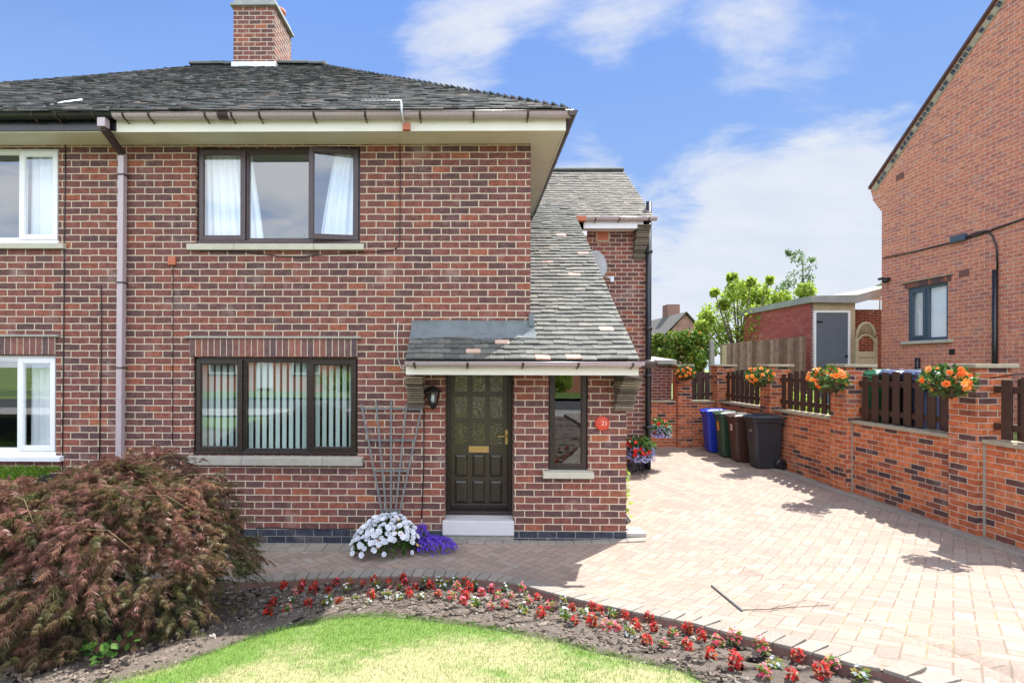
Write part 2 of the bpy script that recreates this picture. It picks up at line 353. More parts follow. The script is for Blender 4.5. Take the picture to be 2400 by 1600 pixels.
# ---------------------------------------------------------------- ground materials
def herringbone(name):
    m, t, b = mat_base(name)
    tcn = N(t, 'ShaderNodeTexCoord'); mpn = N(t, 'ShaderNodeMapping'); LK(t, tcn.outputs['Object'], mpn.inputs[0])
    mpn.inputs['Rotation'].default_value = (0, 0, R(43.5)); mpn.inputs['Location'].default_value = (50.02, 50.04, 0)
    dn = N(t, 'ShaderNodeTexNoise'); dn.inputs['Scale'].default_value = 5; LK(t, mpn.outputs[0], dn.inputs['Vector'])
    vm = N(t, 'ShaderNodeVectorMath', operation='MULTIPLY_ADD'); LK(t, dn.outputs['Color'], vm.inputs[0]); vm.inputs[1].default_value = (.008, .008, 0); LK(t, mpn.outputs[0], vm.inputs[2])
    s = N(t, 'ShaderNodeSeparateXYZ'); LK(t, vm.outputs[0], s.inputs[0]); w = .104
    x = MA(t, 'DIVIDE', s.outputs[0], w); y = MA(t, 'DIVIDE', s.outputs[1], w)
    i = MA(t, 'FLOOR', x); j = MA(t, 'FLOOR', y); u = MA(t, 'SUBTRACT', x, i); v = MA(t, 'SUBTRACT', y, j)
    k = MA(t, 'FLOORED_MODULO', MA(t, 'SUBTRACT', i, j), 4.0)
    def is_(n): return MA(t, 'COMPARE', k, float(n), .1)
    k0, k1, k2, k3 = [is_(n) for n in range(4)]
    big = 5.0
    dl = MA(t, 'MULTIPLY_ADD', k1, big, u); dr = MA(t, 'MULTIPLY_ADD', k0, big, MA(t, 'SUBTRACT', 1, u))
    db = MA(t, 'MULTIPLY_ADD', k2, big, v); dt = MA(t, 'MULTIPLY_ADD', k3, big, MA(t, 'SUBTRACT', 1, v))
    d = MA(t, 'MINIMUM', MA(t, 'MINIMUM', dl, dr), MA(t, 'MINIMUM', db, dt))
    body = SMOOTH(t, d, .025, .075)
    idc = N(t, 'ShaderNodeCombineXYZ'); LK(t, MA(t, 'SUBTRACT', i, k1), idc.inputs[0]); LK(t, MA(t, 'SUBTRACT', j, k2), idc.inputs[1])
    wn = N(t, 'ShaderNodeTexWhiteNoise'); LK(t, idc.outputs[0], wn.inputs[0])
    c = RAMP(t, wn.outputs[0], [(0, (.265, .205, .17)), (.5, (.32, .243, .2)), (.8, (.35, .26, .21)), (1, (.335, .28, .24))])
    n1 = NOISE(t, tcn.outputs['Object'], 60, 4, .7); n2 = NOISE(t, tcn.outputs['Object'], 1.3, 4)
    c = MIXC(t, 1, c, RAMP(t, n1, [(.25, .72), (.5, 1), (.75, 1.25)]), 'MULTIPLY')
    c = MIXC(t, MA(t, 'MULTIPLY', SMOOTH(t, n2, .45, .75), .4), c, (.27, .24, .21))
    c = MIXC(t, MA(t, 'MULTIPLY', SMOOTH(t, NOISE(t, tcn.outputs['Object'], .55, 6, .7), .55, .68), .45), c, (.2, .175, .155))
    jn = MIXC(t, SMOOTH(t, NOISE(t, tcn.outputs['Object'], 3, 3), .45, .65), (.20, .155, .125), (.25, .21, .13))
    c = MIXC(t, body, jn, c)
    LK(t, c, b.inputs['Base Color']); b.inputs['Roughness'].default_value = .85; b.inputs['Specular IOR Level'].default_value = .25
    bp = N(t, 'ShaderNodeBump'); bp.inputs['Strength'].default_value = .4; bp.inputs['Distance'].default_value = .005
    LK(t, MA(t, 'ADD', body, MA(t, 'MULTIPLY', n1, .25)), bp.inputs['Height']); LK(t, bp.outputs[0], b.inputs['Normal'])
    return m
M['paving'] = herringbone('herringbone block paving')
M['kerb_block'] = rndmat('grey edging block', [(0, (.235, .21, .18)), (1, (.30, .265, .225))], .9, .25, 50, .5)
M['kerb_red'] = plain('edging concrete haunch', (.16, .085, .07), .9, var=.3, scale=8, bump=.4)
M['soil'] = plain('dry garden soil', (.165, .135, .11), .97, var=.35, scale=30, bump=1.0)
M['clod'] = rndmat('soil clods', [(0, (.075, .058, .045)), (.6, (.165, .132, .103)), (.93, (.23, .19, .155)), (1, (.36, .33, .28))], .97, .3, 60, .5)
def grassmat(name, dry=(.32, .31, .155), green=(.12, .2, .04), pos=None, trans=0):
    m, t, b = mat_base(name)
    tcn = N(t, 'ShaderNodeTexCoord'); at = N(t, 'ShaderNodeAttribute', attribute_name='rnd')
    n1 = NOISE(t, tcn.outputs['Object'], 1.6, 5, .6); n2 = NOISE(t, tcn.outputs['Object'], 14, 3)
    f = MA(t, 'ADD', MA(t, 'MULTIPLY', n1, .75), MA(t, 'MULTIPLY', n2, .25))
    if pos:   # driest in the middle of the lawn
        vd = N(t, 'ShaderNodeVectorMath', operation='DISTANCE'); mpn = N(t, 'ShaderNodeMapping'); LK(t, tcn.outputs['Object'], mpn.inputs[0]); mpn.inputs['Scale'].default_value = (.75, 1.5, 0)
        LK(t, mpn.outputs[0], vd.inputs[0]); vd.inputs[1].default_value = (pos[0]*.75, pos[1]*1.5, 0)
        f = MA(t, 'ADD', f, MA(t, 'MULTIPLY', SMOOTH(t, vd.outputs['Value'], 1.7, .3), .24))
        f = MA(t, 'SUBTRACT', f, .07)
    c = MIXC(t, SMOOTH(t, f, .46, .70), green, dry)
    c = MIXC(t, 1, c, RAMP(t, at.outputs['Fac'], [(0, .65), (.5, 1.0), (1, 1.4)]), 'MULTIPLY')
    LK(t, c, b.inputs['Base Color']); b.inputs['Roughness'].default_value = .75; b.inputs['Specular IOR Level'].default_value = .25
    if trans:
        tr = N(t, 'ShaderNodeBsdfTranslucent'); LK(t, c, tr.inputs[0]); mx = N(t, 'ShaderNodeMixShader'); mx.inputs[0].default_value = trans
        LK(t, b.outputs[0], mx.inputs[1]); LK(t, tr.outputs[0], mx.inputs[2]); LK(t, mx.outputs[0], t.nodes['Material Output'].inputs[0])
    return m
M['lawn'] = grassmat('lawn sward', pos=(-.25, 2.35)); M['blades'] = grassmat('grass blades', (.35, .335, .175), (.13, .235, .04), (-.25, 2.35), .3)
M['turf_far'] = grassmat('rough turf', (.3, .3, .1), (.1, .17, .03))
M['asphalt'] = plain('asphalt', (.06, .06, .06), .9, var=.2, scale=3, bump=.3)
M['slab'] = plain('concrete paving slab', (.35, .34, .31), .9, var=.12, scale=3, bump=.2)

# ---------------------------------------------------------------- ground sheets
EDGE_PX = [(609, 1364), (700, 1359), (779, 1355), (898, 1352), (987, 1351), (1076, 1354), (1195, 1367), (1285, 1390), (1370, 1411), (1455, 1431), (1608, 1461), (1710, 1488), (1863, 1524), (2016, 1566), (2154, 1604)]
LAWN_PX = [(250, 1600), (429, 1551), (571, 1500), (600, 1492), (719, 1459), (808, 1445), (883, 1442), (987, 1450), (1106, 1465), (1195, 1479), (1300, 1501), (1404, 1528), (1532, 1557), (1649, 1601)]
E = [Vector(G(x, y)) for x, y in EDGE_PX]; L = [Vector(G(x, y)) for x, y in LAWN_PX]
E = [Vector((-9, E[0].y-.9, 0)), Vector((-5, E[0].y-.35, 0)), Vector((-3.2, E[0].y-.06, 0))]+E+[Vector((E[-1].x+.25, 1.2, 0)), Vector((E[-1].x+.45, 0, 0)), Vector((E[-1].x+.5, -2.5, 0))]
L = [Vector((-9, -1.5, 0)), Vector((-3.6, 1.2, 0)), Vector((-2.6, 1.9, 0))]+L+[Vector((L[-1].x+.18, 1.4, 0)), Vector((L[-1].x+.3, 0, 0)), Vector((L[-1].x+.32, -2.5, 0))]
def resample(pts, step):
    pts = [Vector((p.x, p.y)) for p in pts]
    # Catmull-Rom then uniform steps
    out = []
    for i in range(len(pts)-1):
        p0, p1, p2, p3 = pts[max(0, i-1)], pts[i], pts[i+1], pts[min(len(pts)-1, i+2)]
        for k in range(12):
            t = k/12
            out.append(.5*((2*p1)+(p2-p0)*t+(2*p0-5*p1+4*p2-p3)*t*t+(3*p1-p0-3*p2+p3)*t**3))
    out.append(pts[-1])
    res = [out[0]]; acc = 0
    for a, b in zip(out, out[1:]):
        d = (b-a).length
        while acc+d >= step:
            f = (step-acc)/d; a = a.lerp(b, f); res.append(a.copy()); d = (b-a).length; acc = 0
        acc += d
    return res
ER = resample(E, .106); LR = resample(L, .05)
# the blocks at the path edge
eb = MB(); hm = MB()
for i in range(len(ER)-1):
    a, b = ER[i], ER[i+1]; t = (b-a).normalized(); n = Vector((-t.y, t.x)); gap = .004
    a2 = a+t*gap; b2 = b-t*gap
    q = [a2, b2, b2+n*.205, a2+n*.205]
    h = rng.uniform(0, .004); r = rng.random()
    top = [(p.x, p.y, g(p.x, p.y)+.016+h) for p in q]; bot = [(p.x, p.y, g(p.x, p.y)-.05) for p in q]
    eb.add(top+bot, [(0, 1, 2, 3), (0, 4, 5, 1), (1, 5, 6, 2), (2, 6, 7, 3), (3, 7, 4, 0)], r)
    o = n*-.006
    hm.add([(p.x, p.y, g(p.x, p.y)+z) for p, z in ((a-n*.004, .0), (b-n*.004, .0), (b-n*.03, -.1), (a-n*.03, -.1))], [(0, 3, 2, 1)])
tag(eb.build('path_edging', M['kerb_block'], bevel=.004), kind='structure')
tag(hm.build('edging_haunch', M['kerb_red']), kind='structure')
# paving sheet
def yE(X):
    for a, b in zip(ER, ER[1:]):
        if a.x <= X <= b.x: return a.y+(b.y-a.y)*(X-a.x)/(b.x-a.x+1e-9)
    return -2.5 if X > ER[-1].x else ER[0].y
xs = [-9+.15*i for i in range(0, 75)]; xs += [2.3+.1*i for i in range(0, 39)]+[6.14]
xs = sorted(set(round(x, 3) for x in xs if x <= 6.14)); pv = MB(); NY = 60; vs = []; fs = []
for X in xs:
    y0 = yE(X)+.03 if X < ER[-1].x else -2.5
    for k in range(NY+1):
        y = y0+(12.7-y0)*(k/NY); vs.append((X, y, g(X, y)+.004))
for i in range(len(xs)-1):
    for k in range(NY): a = i*(NY+1)+k; fs.append((a, a+NY+1, a+NY+2, a+1))
pv.add(vs, fs, .5, 0, True)
tag(pv.build('paving', M['paving']), kind='structure')
# a strip of grey blocks along the house and along the boundary wall
ws = MB()
def strip(x0, y0, x1, y1, w=.1, L_=.21):
    a, b = Vector((x0, y0)), Vector((x1, y1)); t = (b-a).normalized(); n = Vector((-t.y, t.x)); d = 0
    while d < (b-a).length:
        p = a+t*(d+.003); q_ = a+t*(d+L_-.003); r = rng.random(); h = rng.uniform(0, .004)
        vs = [(v.x, v.y, g(v.x, v.y)+.018+h) for v in (p, q_, q_+n*w, p+n*w)]; bo = [(v[0], v[1], v[2]-.04) for v in vs]
        ws.add(vs+bo, [(0, 1, 2, 3), (0, 4, 5, 1), (1, 5, 6, 2), (2, 6, 7, 3), (3, 7, 4, 0)], r); d += L_
strip(-7, 5.88, 1.84, 5.88, .11); strip(-7, 5.76, -1.0, 5.76, .11)
strip(5.88, 12.3, 5.88, 5.0, .1); strip(5.78, 12.3, 5.78, 5.0, .1)
tag(ws.build('wall_edging', M['kerb_block'], bevel=.004), kind='structure')
# soil and lawn
def strip_sheet(A, B, nx, ny, fz):
    A = resample(A, .02) if False else A
    vs = []; fs = []
    for i in range(nx+1):
        a = A[min(len(A)-1, int(i/nx*(len(A)-1)))]; b = B[min(len(B)-1, int(i/nx*(len(B)-1)))]
        for k in range(ny+1):
            p = a.lerp(b, k/ny); vs.append((p.x, p.y, fz(p.x, p.y, k/ny)))
    for i in range(nx):
        for k in range(ny): q = i*(ny+1)+k; fs.append((q, q+1, q+ny+2, q+ny+1))
    return vs, fs
def soilz(x, y, k): return g(x, y)-.055+.03*sin(pi*min(1, max(0, k)))+.03*(noise.noise(Vector((x*8, y*8, 0)))+.6*noise.noise(Vector((x*22, y*22, 3))))
sm = MB(); vs, fs = strip_sheet(ER, [Vector((p.x, p.y)) for p in resample(L, .05)], 420, 26, soilz); sm.add(vs, [f[::-1] for f in fs], .5, 0, True)
tag(sm.build('soil', M['soil']), kind='structure')
def xyL(X):
    for a, b in zip(LR, LR[1:]):
        if a.x <= X <= b.x: return a.y+(b.y-a.y)*(X-a.x)/(b.x-a.x+1e-9)
    return -9
lw = MB(); LS = LR; front = [Vector((p.x, -2.5)) for p in LR]
vs = []; fs = []; ny = 40
def lawnz(x, y): return g(x, y)+.006
for i, p in enumerate(LR):
    for k in range(ny+1):
        y = p.y+(-2.5-p.y)*(k/ny)**1.3; z = lawnz(p.x, y)-(0.05 if k == 0 else 0); vs.append((p.x, y if k else p.y+.012, z))
for i in range(len(LR)-1):
    for k in range(ny): q = i*(ny+1)+k; fs.append((q, q+1, q+ny+2, q+ny+1))
lw.add(vs, [f[::-1] for f in fs], .5, 0, True)
tag(lw.build('lawn', M['lawn']), kind='structure')
# grass blades
bl = MB(); vs = []; fs = []; rr = []
def near_edge(x, y):
    return abs(y-xyL(x)) < .16
cnt = 0
for k in range(120000):
    x = rng.uniform(-2.9, 2.4); y = rng.uniform(1.7, 3.75)
    ye = xyL(x)
    if y > ye+.02: continue
    e = max(0, 1-(ye-y)/.18)
    hgt = rng.uniform(.010, .020)*(1+.9*e); q = rng.uniform(0, 2*pi); w = .0016
    z = lawnz(x, y)-.002; lx, ly = cos(q)*hgt*.6, sin(q)*hgt*.6; px, py = -sin(q)*w, cos(q)*w
    o = len(vs); vs += [(x-px, y-py, z), (x+px, y+py, z), (x+lx, y+ly, z+hgt)]; fs.append((o, o+1, o+2)); rr.append(min(1, max(0, rng.gauss(.5, .22)-e*.12)))
bl.v = vs; bl.f = fs; bl.r = rr; bl.m = [0]*len(fs); bl.smooth = [False]*len(fs)
tag(bl.build('grass', M['blades']), 'short mown grass blades on the curved lawn', None, None, 'stuff')
# clods
cl = MB()
def in_soil(x, y): return xyL(x)+.0 < y < yE(x)-.02
for k in range(26000):
    x = rng.uniform(-3.2, 2.2); y = rng.uniform(1.5, 5.0)
    if not in_soil(x, y): continue
    s = min(.028, .0085*exp(rng.gauss(0, .5))); kk = (y-xyL(x))/max(.01, yE(x)-xyL(x))
    cl.blob((x, y, soilz(x, y, kk)+s*.35), s*rng.uniform(.8, 1.4), s, s*rng.uniform(.6, .9), rng.random(), 0, 5, 3, .3)
tag(cl.build('soil_clods', M['clod']), 'loose crumbs and small stones lying on the dark flower bed', None, None, 'stuff')
# wide ground, street behind the camera
gm = MB()
def plate(mb, x0, x1, y0, y1, z): mb.add([(x0, y0, z), (x1, y0, z), (x1, y1, z), (x0, y1, z)], [(0, 1, 2, 3)])
plate(gm, -300, 300, -300, 300, -.35)
tag(gm.build('ground', M['turf_far']), kind='structure')
gm = MB(); plate(gm, 6.2, 60, 3, 80, .98); tag(gm.build('raised_ground', M['turf_far']), kind='structure')
gm = MB(); plate(gm, -60, 60, -4.6, -2.5, .62); tag(gm.build('pavement', M['slab']), kind='structure')
gm = MB(); plate(gm, -60, 60, -10.5, -4.6, .5); tag(gm.build('road', M['asphalt']), kind='structure')
gm = MB(); gm.box(-60, 60, -4.62, -4.5, .3, .63); tag(gm.build('kerb', M['slab']), kind='structure')
gm = MB(); plate(gm, -60, 60, -15.5, -10.5, .62); tag(gm.build('grass_verge', M['lawn']), kind='structure')

# ---------------------------------------------------------------- roof tiles
def tiles(mb, O, U, V, Nn, vlen, lim, gauge=.1, tw=.165, th=.018, jit=.004, lift=.016, sagf=None):
    nrow = int(vlen/gauge)
    for r in range(nrow+1):
        v = r*gauge; u0, u1 = lim(v+gauge*.3)
        if u1-u0 < .03: continue
        off = (tw/2 if r % 2 else 0)+rng.uniform(-.01, .01)
        k = math.floor((u0-off)/tw)
        while off+k*tw < u1:
            a = max(u0, off+k*tw)+.0015; b_ = min(u1, off+(k+1)*tw)-.0015; k += 1
            if b_-a < .02: continue
            dv = rng.gauss(0, jit); l = lift+abs(rng.gauss(0, .004)); tl = rng.gauss(0, .002)
            vt = min(v+gauge*1.25+dv, vlen+.02)
            def pt(u, vv, h):
                p = O+U*u+V*vv+Nn*h
                return p if sagf is None else p+Vector((0, 0, sagf(u, vv)))
            vs = [pt(a, v+dv, l+th+tl), pt(b_, v+dv, l+th-tl), pt(b_, vt, .003+th), pt(a, vt, .003+th), pt(a, v+dv, l), pt(b_, v+dv, l), pt(b_, vt, 0), pt(a, vt, 0)]
            mb.add(vs, [(0, 1, 2, 3), (4, 5, 1, 0), (5, 6, 2, 1), (7, 4, 0, 3)])

# ---------------------------------------------------------------- walls with openings
def wall_face(mb, x0, x1, z0, z1, y, holes, depth):
    xs = sorted(set([x0, x1]+[h[0] for h in holes]+[h[1] for h in holes])); zs = sorted(set([z0, z1]+[h[2] for h in holes]+[h[3] for h in holes]))
    xs = [x for x in xs if x0 <= x <= x1]; zs = [z for z in zs if z0 <= z <= z1]
    for a, b in zip(xs, xs[1:]):
        for c, d in zip(zs, zs[1:]):
            mx, mz = (a+b)/2, (c+d)/2
            if any(h[0] < mx < h[1] and h[2] < mz < h[3] for h in holes): continue
            mb.quad((a, y, c), (b, y, c), (b, y, d), (a, y, d), .5)
    for h in holes:
        a, b, c, d = h
        mb.quad((a, y, c), (a, y, d), (a, y+depth, d), (a, y+depth, c), .5)
        mb.quad((b, y, c), (b, y+depth, c), (b, y+depth, d), (b, y, d), .5)
        mb.quad((a, y, d), (b, y, d), (b, y+depth, d), (a, y+depth, d), .5)
        mb.quad((a, y, c), (a, y+depth, c), (b, y+depth, c), (b, y, c), .5)
YF = 6.0
def hole(x0, y0, x1, y1, Y=YF):
    a, t = P(x0, y0, Y); b, u = P(x1, y1, Y); return [a, b, u, t]
H_up = hole(459, 338, 844, 570); H_low = hole(452, 837, 838, 1068); H_sm = hole(1286, 845, 1378, 1105)
H_door = hole(1043, 850, 1204, 1275); H_sm[3] = 2.2; H_door[3] = 2.23; H_door[2] = -.1
H_up[3] = 4.75
XS = -4.09
Hn_up = hole(-180, 331, 137, 570); Hn_low = hole(-180, 832, 131, 1067); Hn_up[3] = 4.75
XR = P(1244, 400, YF)[0]; XPR = P(1468, 1100, YF)[0]
ZE = 4.787

brick_house = empty('brick_house', (-1.2, YF, 0), 'dark red brick semi-detached house with brown windows, number 21', 'house')
attached = empty('attached_house', (-6.5, YF, 0), 'left half of the brick pair with white framed windows and black gutter', 'house')
w = MB()
wall_face(w, XS, XR, .0, ZE, YF, [H_up, H_low], .1)
# porch front
wall_face(w, XR, XPR, .0, 2.42, YF, [], .1) if False else None
# rebuild the front wall in one piece, with the porch door and side window openings
w = MB()
wall_face(w, XS, XR, .0, ZE, YF, [H_up, H_low, [H_door[0], XR, H_door[2], H_door[3]], ], .0)
w = MB()
holes = [H_up, H_low, H_door, H_sm]
def cellwall(mb, x0, x1, z0, z1, y, holes): 
    wall_face(mb, x0, x1, z0, z1, y, [], 0) if not holes else None
zs_split = 2.42
def faces_only(mb, x0, x1, z0, z1, y, holes):
    xs = sorted(set([x0, x1]+[v for h in holes for v in h[:2] if x0 < v < x1])); zs = sorted(set([z0, z1]+[v for h in holes for v in h[2:] if z0 < v < z1]))
    for a, b in zip(xs, xs[1:]):
        for c, d in zip(zs, zs[1:]):
            mx, mz = (a+b)/2, (c+d)/2
            if any(h[0] < mx < h[1] and h[2] < mz < h[3] for h in holes): continue
            mb.quad((a, y, c), (b, y, c), (b, y, d), (a, y, d), .5)
def reveal(mb, h, y, dep, sides='lrtb'):
    a, b, c, d = h
    if 'l' in sides: mb.quad((a, y, c), (a, y, d), (a, y+dep, d), (a, y+dep, c), .5)
    if 'r' in sides: mb.quad((b, y, c), (b, y+dep, c), (b, y+dep, d), (b, y, d), .5)
    if 't' in sides: mb.quad((a, y, d), (b, y, d), (b, y+dep, d), (a, y+dep, d), .5)
    if 'b' in sides: mb.quad((a, y, c), (a, y+dep, c), (b, y+dep, c), (b, y, c), .5)
faces_only(w, XS, XR, zs_split, ZE, YF, holes); faces_only(w, XS, XPR, -.1, zs_split, YF, holes)
reveal(w, H_up, YF, .11); reveal(w, H_low, YF, .11); reveal(w, H_sm, YF, .11); reveal(w, H_door, YF, .4)
w.quad((XR, YF, 2.0), (XR, 13.5, 2.0), (XR, 13.5, ZE), (XR, YF, ZE), .5)          # side of the upper storey
YX = 9.75; XXR = P(1514, 800, YX)[0]
w.add([(XPR, YF, -.1), (XPR, YX, -.1), (XPR, YX, 4.9), (XPR, YF, 2.42)], [(0, 1, 2, 3)], .5)
# rear wing
faces_only(w, XR, XXR, -.1, ZE, YX, []); w.quad((XXR, YX, -.1), (XXR, 14.5, -.1), (XXR, 14.5, ZE), (XXR, YX, ZE), .5)
w.add([(XXR, YX, ZE), (XXR, 14.5, ZE), (XXR, 12.1, 6.5)], [(0, 1, 2)], .5)
w.build('wall', M['brick'], brick_house)
w = MB(); faces_only(w, -9.0, XS, -.1, ZE, YF, [Hn_up, Hn_low]); reveal(w, Hn_up, YF, .11); reveal(w, Hn_low, YF, .11)
w.quad((-9, 13.5, -.1), (-9, YF, -.1), (-9, YF, ZE), (-9, 13.5, ZE), .5); w.quad((XXR, 13.5, -.1), (-9, 13.5, -.1), (-9, 13.5, ZE), (XXR, 13.5, ZE), .5)
w.build('wall', M['brick'], attached)
# engineering-brick plinth
pb = MB(); zp = P(600, 1239, YF)[1]; zq = P(600, 1272, YF)[1]
for a, b in ((XS, H_door[0]-.0), (H_door[1], XPR+.004)):
    pb.box(a, b, YF-.004, YF+.02, (-.1 if a > -2 else zp-.178), zp, .5)
pb.build('plinth', M['brick_blue'], brick_house)
pb = MB(); pb.box(XPR-.3, XPR+.004, YF, YX, -.1, zp, .5); pb.box(XPR, XXR, YX-.004, YX+.02, -.1, .1+zp, .5); pb.build('side_plinth', M['brick_blue'], brick_house)
pb = MB(); pb.box(-9, XS, YF-.004, YF+.02, -.1, zp, .5); pb.build('plinth', M['brick_blue'], attached)

# ---------------------------------------------------------------- windows
def interior(parent, h, curtain, Y, dark=False):
    a, b, c, d = h; r = MB(); D = 1.6; y = Y+.13; e = .25
    r.quad((a-e, y+D, c-.5), (b+e, y+D, c-.5), (b+e, y+D, d+.2), (a-e, y+D, d+.2))
    r.quad((a-e, y, c-.5), (a-e, y+D, c-.5), (a-e, y+D, d+.2), (a-e, y, d+.2)); r.quad((b+e, y, c-.5), (b+e, y+D, c-.5), (b+e, y+D, d+.2), (b+e, y, d+.2))
    r.quad((a-e, y, d+.2), (b+e, y, d+.2), (b+e, y+D, d+.2), (a-e, y+D, d+.2)); r.quad((a-e, y, c-.5), (b+e, y, c-.5), (b+e, y+D, c-.5), (a-e, y+D, c-.5))
    for q in ((a-e, a, c-.5, d+.2), (b, b+e, c-.5, d+.2), (a, b, d, d+.2), (a, b, c-.5, c)): r.quad((q[0], y, q[2]), (q[1], y, q[2]), (q[1], y, q[3]), (q[0], y, q[3]))
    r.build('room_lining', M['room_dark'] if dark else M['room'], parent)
def drape(mb, x0, x1, z0, z1, y, amp=.02, pitch=.09, taper=0, seed=0):
    n = int((x1-x0)/.008); rw = 8; vs = []
    for j in range(rw+1):
        for i in range(n+1):
            t = j/rw; x = x0+(x1-x0)*i/n
            if taper > 0: x = x0+(x-x0)*(1-taper*(1-t)**1.5*.9) if False else x1-(x1-x)*(1-taper*t**1.2)
            if taper < 0: x = x0+(x-x0)*(1+taper*t**1.2)
            ph = i*.008*2*pi/pitch+seed
            vs.append((x, y+amp*(.5+.5*t)*(sin(ph)+.4*sin(ph*.43+1)), z0+(z1-z0)*t))
    fs = [(j*(n+1)+i, j*(n+1)+i+1, (j+1)*(n+1)+i+1, (j+1)*(n+1)+i) for j in range(rw) for i in range(n)]
    mb.add(vs, fs, .5, 0, True)
def window(parent, h, Y, mat, parts, ft=.05, ct=.055, glass=None, label=None):
    """parts: list of (x0 fraction, x1 fraction, kind) kind fixed/case/open"""
    a, b, c, d = h; fr = MB(); y0, y1 = Y+.05, Y+.115; glass = glass or M['glass']
    fr.ring(a, b, c, d, y0, y1, ft, tb=ft*1.25)
    cuts = [a+(b-a)*p[1] for p in parts[:-1]]
    for x in cuts: fr.box(x-ft*.45, x+ft*.45, y0, y1, c+ft*1.25, d-ft, .5)
    fr.box(a-.004, b+.004, Y+.02, Y+.052, c+.004, c+ft*.75, .5)     # projecting lower rail
    win = fr.build('window', mat, parent, bevel=.004)
    if label: win['label'] = label
    for i, (f0, f1, kind) in enumerate(parts):
        x0 = a+(b-a)*f0+(ft*.45 if i else ft); x1 = a+(b-a)*f1-(ft*.45 if i < len(parts)-1 else ft); z0 = c+ft*1.25; z1 = d-ft
        if kind == 'fixed':
            gl = MB(); gl.quad((x0, y0+.03, z0), (x1, y0+.03, z0), (x1, y0+.03, z1), (x0, y0+.03, z1)); gl.build('pane', glass, win)
            bd = MB(); bd.ring(x0+.001, x1-.001, z0+.001, z1-.001, y0+.008, y0+.028, .012); bd.build('glazing_bead', mat, win)
            continue
        T = None
        o = .022
        if kind == 'open':
            hx, hy, an = x1+o, y0-.02, R(-9)
            def T(v, hx=hx, hy=hy, an=an):
                dx, dy = v.x-hx, v.y-hy; return Vector((hx+dx*cos(an)-dy*sin(an), hy+dx*sin(an)*-1*-1+dy*cos(an), v.z))
            def T(v, hx=hx, hy=hy, an=R(9)):
                dx, dy = v.x-hx, v.y-hy; return Vector((hx+dx*cos(an)-dy*sin(an), hy+dx*sin(an)+dy*cos(an), v.z))
        cs = MB(); cs.ring(x0-o, x1+o, z0-o, z1+o, y0-.028, y0-.002, ct, T)
        cs.ring(x0-o+ct*.98, x1+o-ct*.98, z0-o+ct*.98, z1+o-ct*.98, y0-.02, y0-.006, .011, T)
        cs.build('casement', mat, win, bevel=.004)
        gl = MB(); q = [Vector((x0+ct-o, y0-.012, z0+ct-o)), Vector((x1-ct+o, y0-.012, z0+ct-o)), Vector((x1-ct+o, y0-.012, z1-ct+o)), Vector((x0+ct-o, y0-.012, z1-ct+o))]
        if T: q = [T(v) for v in q]
        gl.quad(*q); gl.build('pane', glass, win)
    return win
def sill(parent, x0, y0, x1, y1, proj=.07, mat='stone', joints=(), Y=YF):
    a, t = P(x0, y0, Y-proj); b, u = P(x1, y1, Y-proj); s = MB(); xs = [a]+[a+(b-a)*j for j in joints]+[b]
    for p, q in zip(xs, xs[1:]):
        s.add([(p+.002, Y-proj, u), (q-.002, Y-proj, u), (q-.002, Y-proj, t), (p+.002, Y-proj, t), (p+.002, Y+.06, t+.02), (q-.002, Y+.06, t+.02), (p+.002, Y+.06, u), (q-.002, Y+.06, u)],
              [(0, 1, 2, 3), (3, 2, 5, 4), (0, 3, 4, 6), (1, 7, 5, 2), (0, 6, 7, 1)], .5)
    return s.build('sill', M[mat], parent, bevel=.005)
wu = window(brick_house, H_up, YF, M['brown_upvc'], [(0, .297, 'case'), (.297, .695, 'fixed'), (.695, 1, 'open')], label='brown upper window with its right casement ajar', glass=M['glass_dark'])
interior(brick_house, H_up, 1, YF)
cu = MB(); drape(cu, H_up[0]+.0, H_up[0]+.78, H_up[2]-.1, H_up[3], YF+.17, taper=-.22); cu.build('curtain', M['curtain'], wu)
cu = MB(); drape(cu, H_up[1]-.56, H_up[1], H_up[2]-.1, H_up[3], YF+.17, taper=.35, seed=1); cu.build('curtain', M['curtain'], wu)
sill(brick_house, 436, 571, 852, 585, .05, 'stone_pale', (.27, .72))
wl = window(brick_house, H_low, YF, M['dark_brown'], [(0, .295, 'case'), (.295, .70, 'fixed'), (.70, 1, 'case')], label='dark lower window with vertical blinds')
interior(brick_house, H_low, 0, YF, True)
bn = MB(); x = H_low[0]+.06
while x < H_low[1]-.05:
    an = R(12); T = lambda v, x=x, an=an: Vector((x+(v.x-x)*cos(an)-(v.y-YF-.16)*sin(an), YF+.16+(v.x-x)*sin(an)+(v.y-YF-.16)*cos(an), v.z))
    bn.box(x-.025, x+.025, YF+.159, YF+.161, H_low[2]+.05, H_low[3], .5, 0, T); x += .083
bn.build('vertical_blind', M['blind'], wl)
sill(brick_house, 432, 1072, 849, 1092, .08, 'stone', (.32, .775))
ws_ = window(brick_house, H_sm, YF, M['dark_brown'], [(0, 1, 'case')], ft=.035, ct=.06, glass=M['glass_dark'], label='narrow dark window beside the front door')
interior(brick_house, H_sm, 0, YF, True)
sill(brick_house, 1273, 1107, 1393, 1122, .07, 'stone_pale')
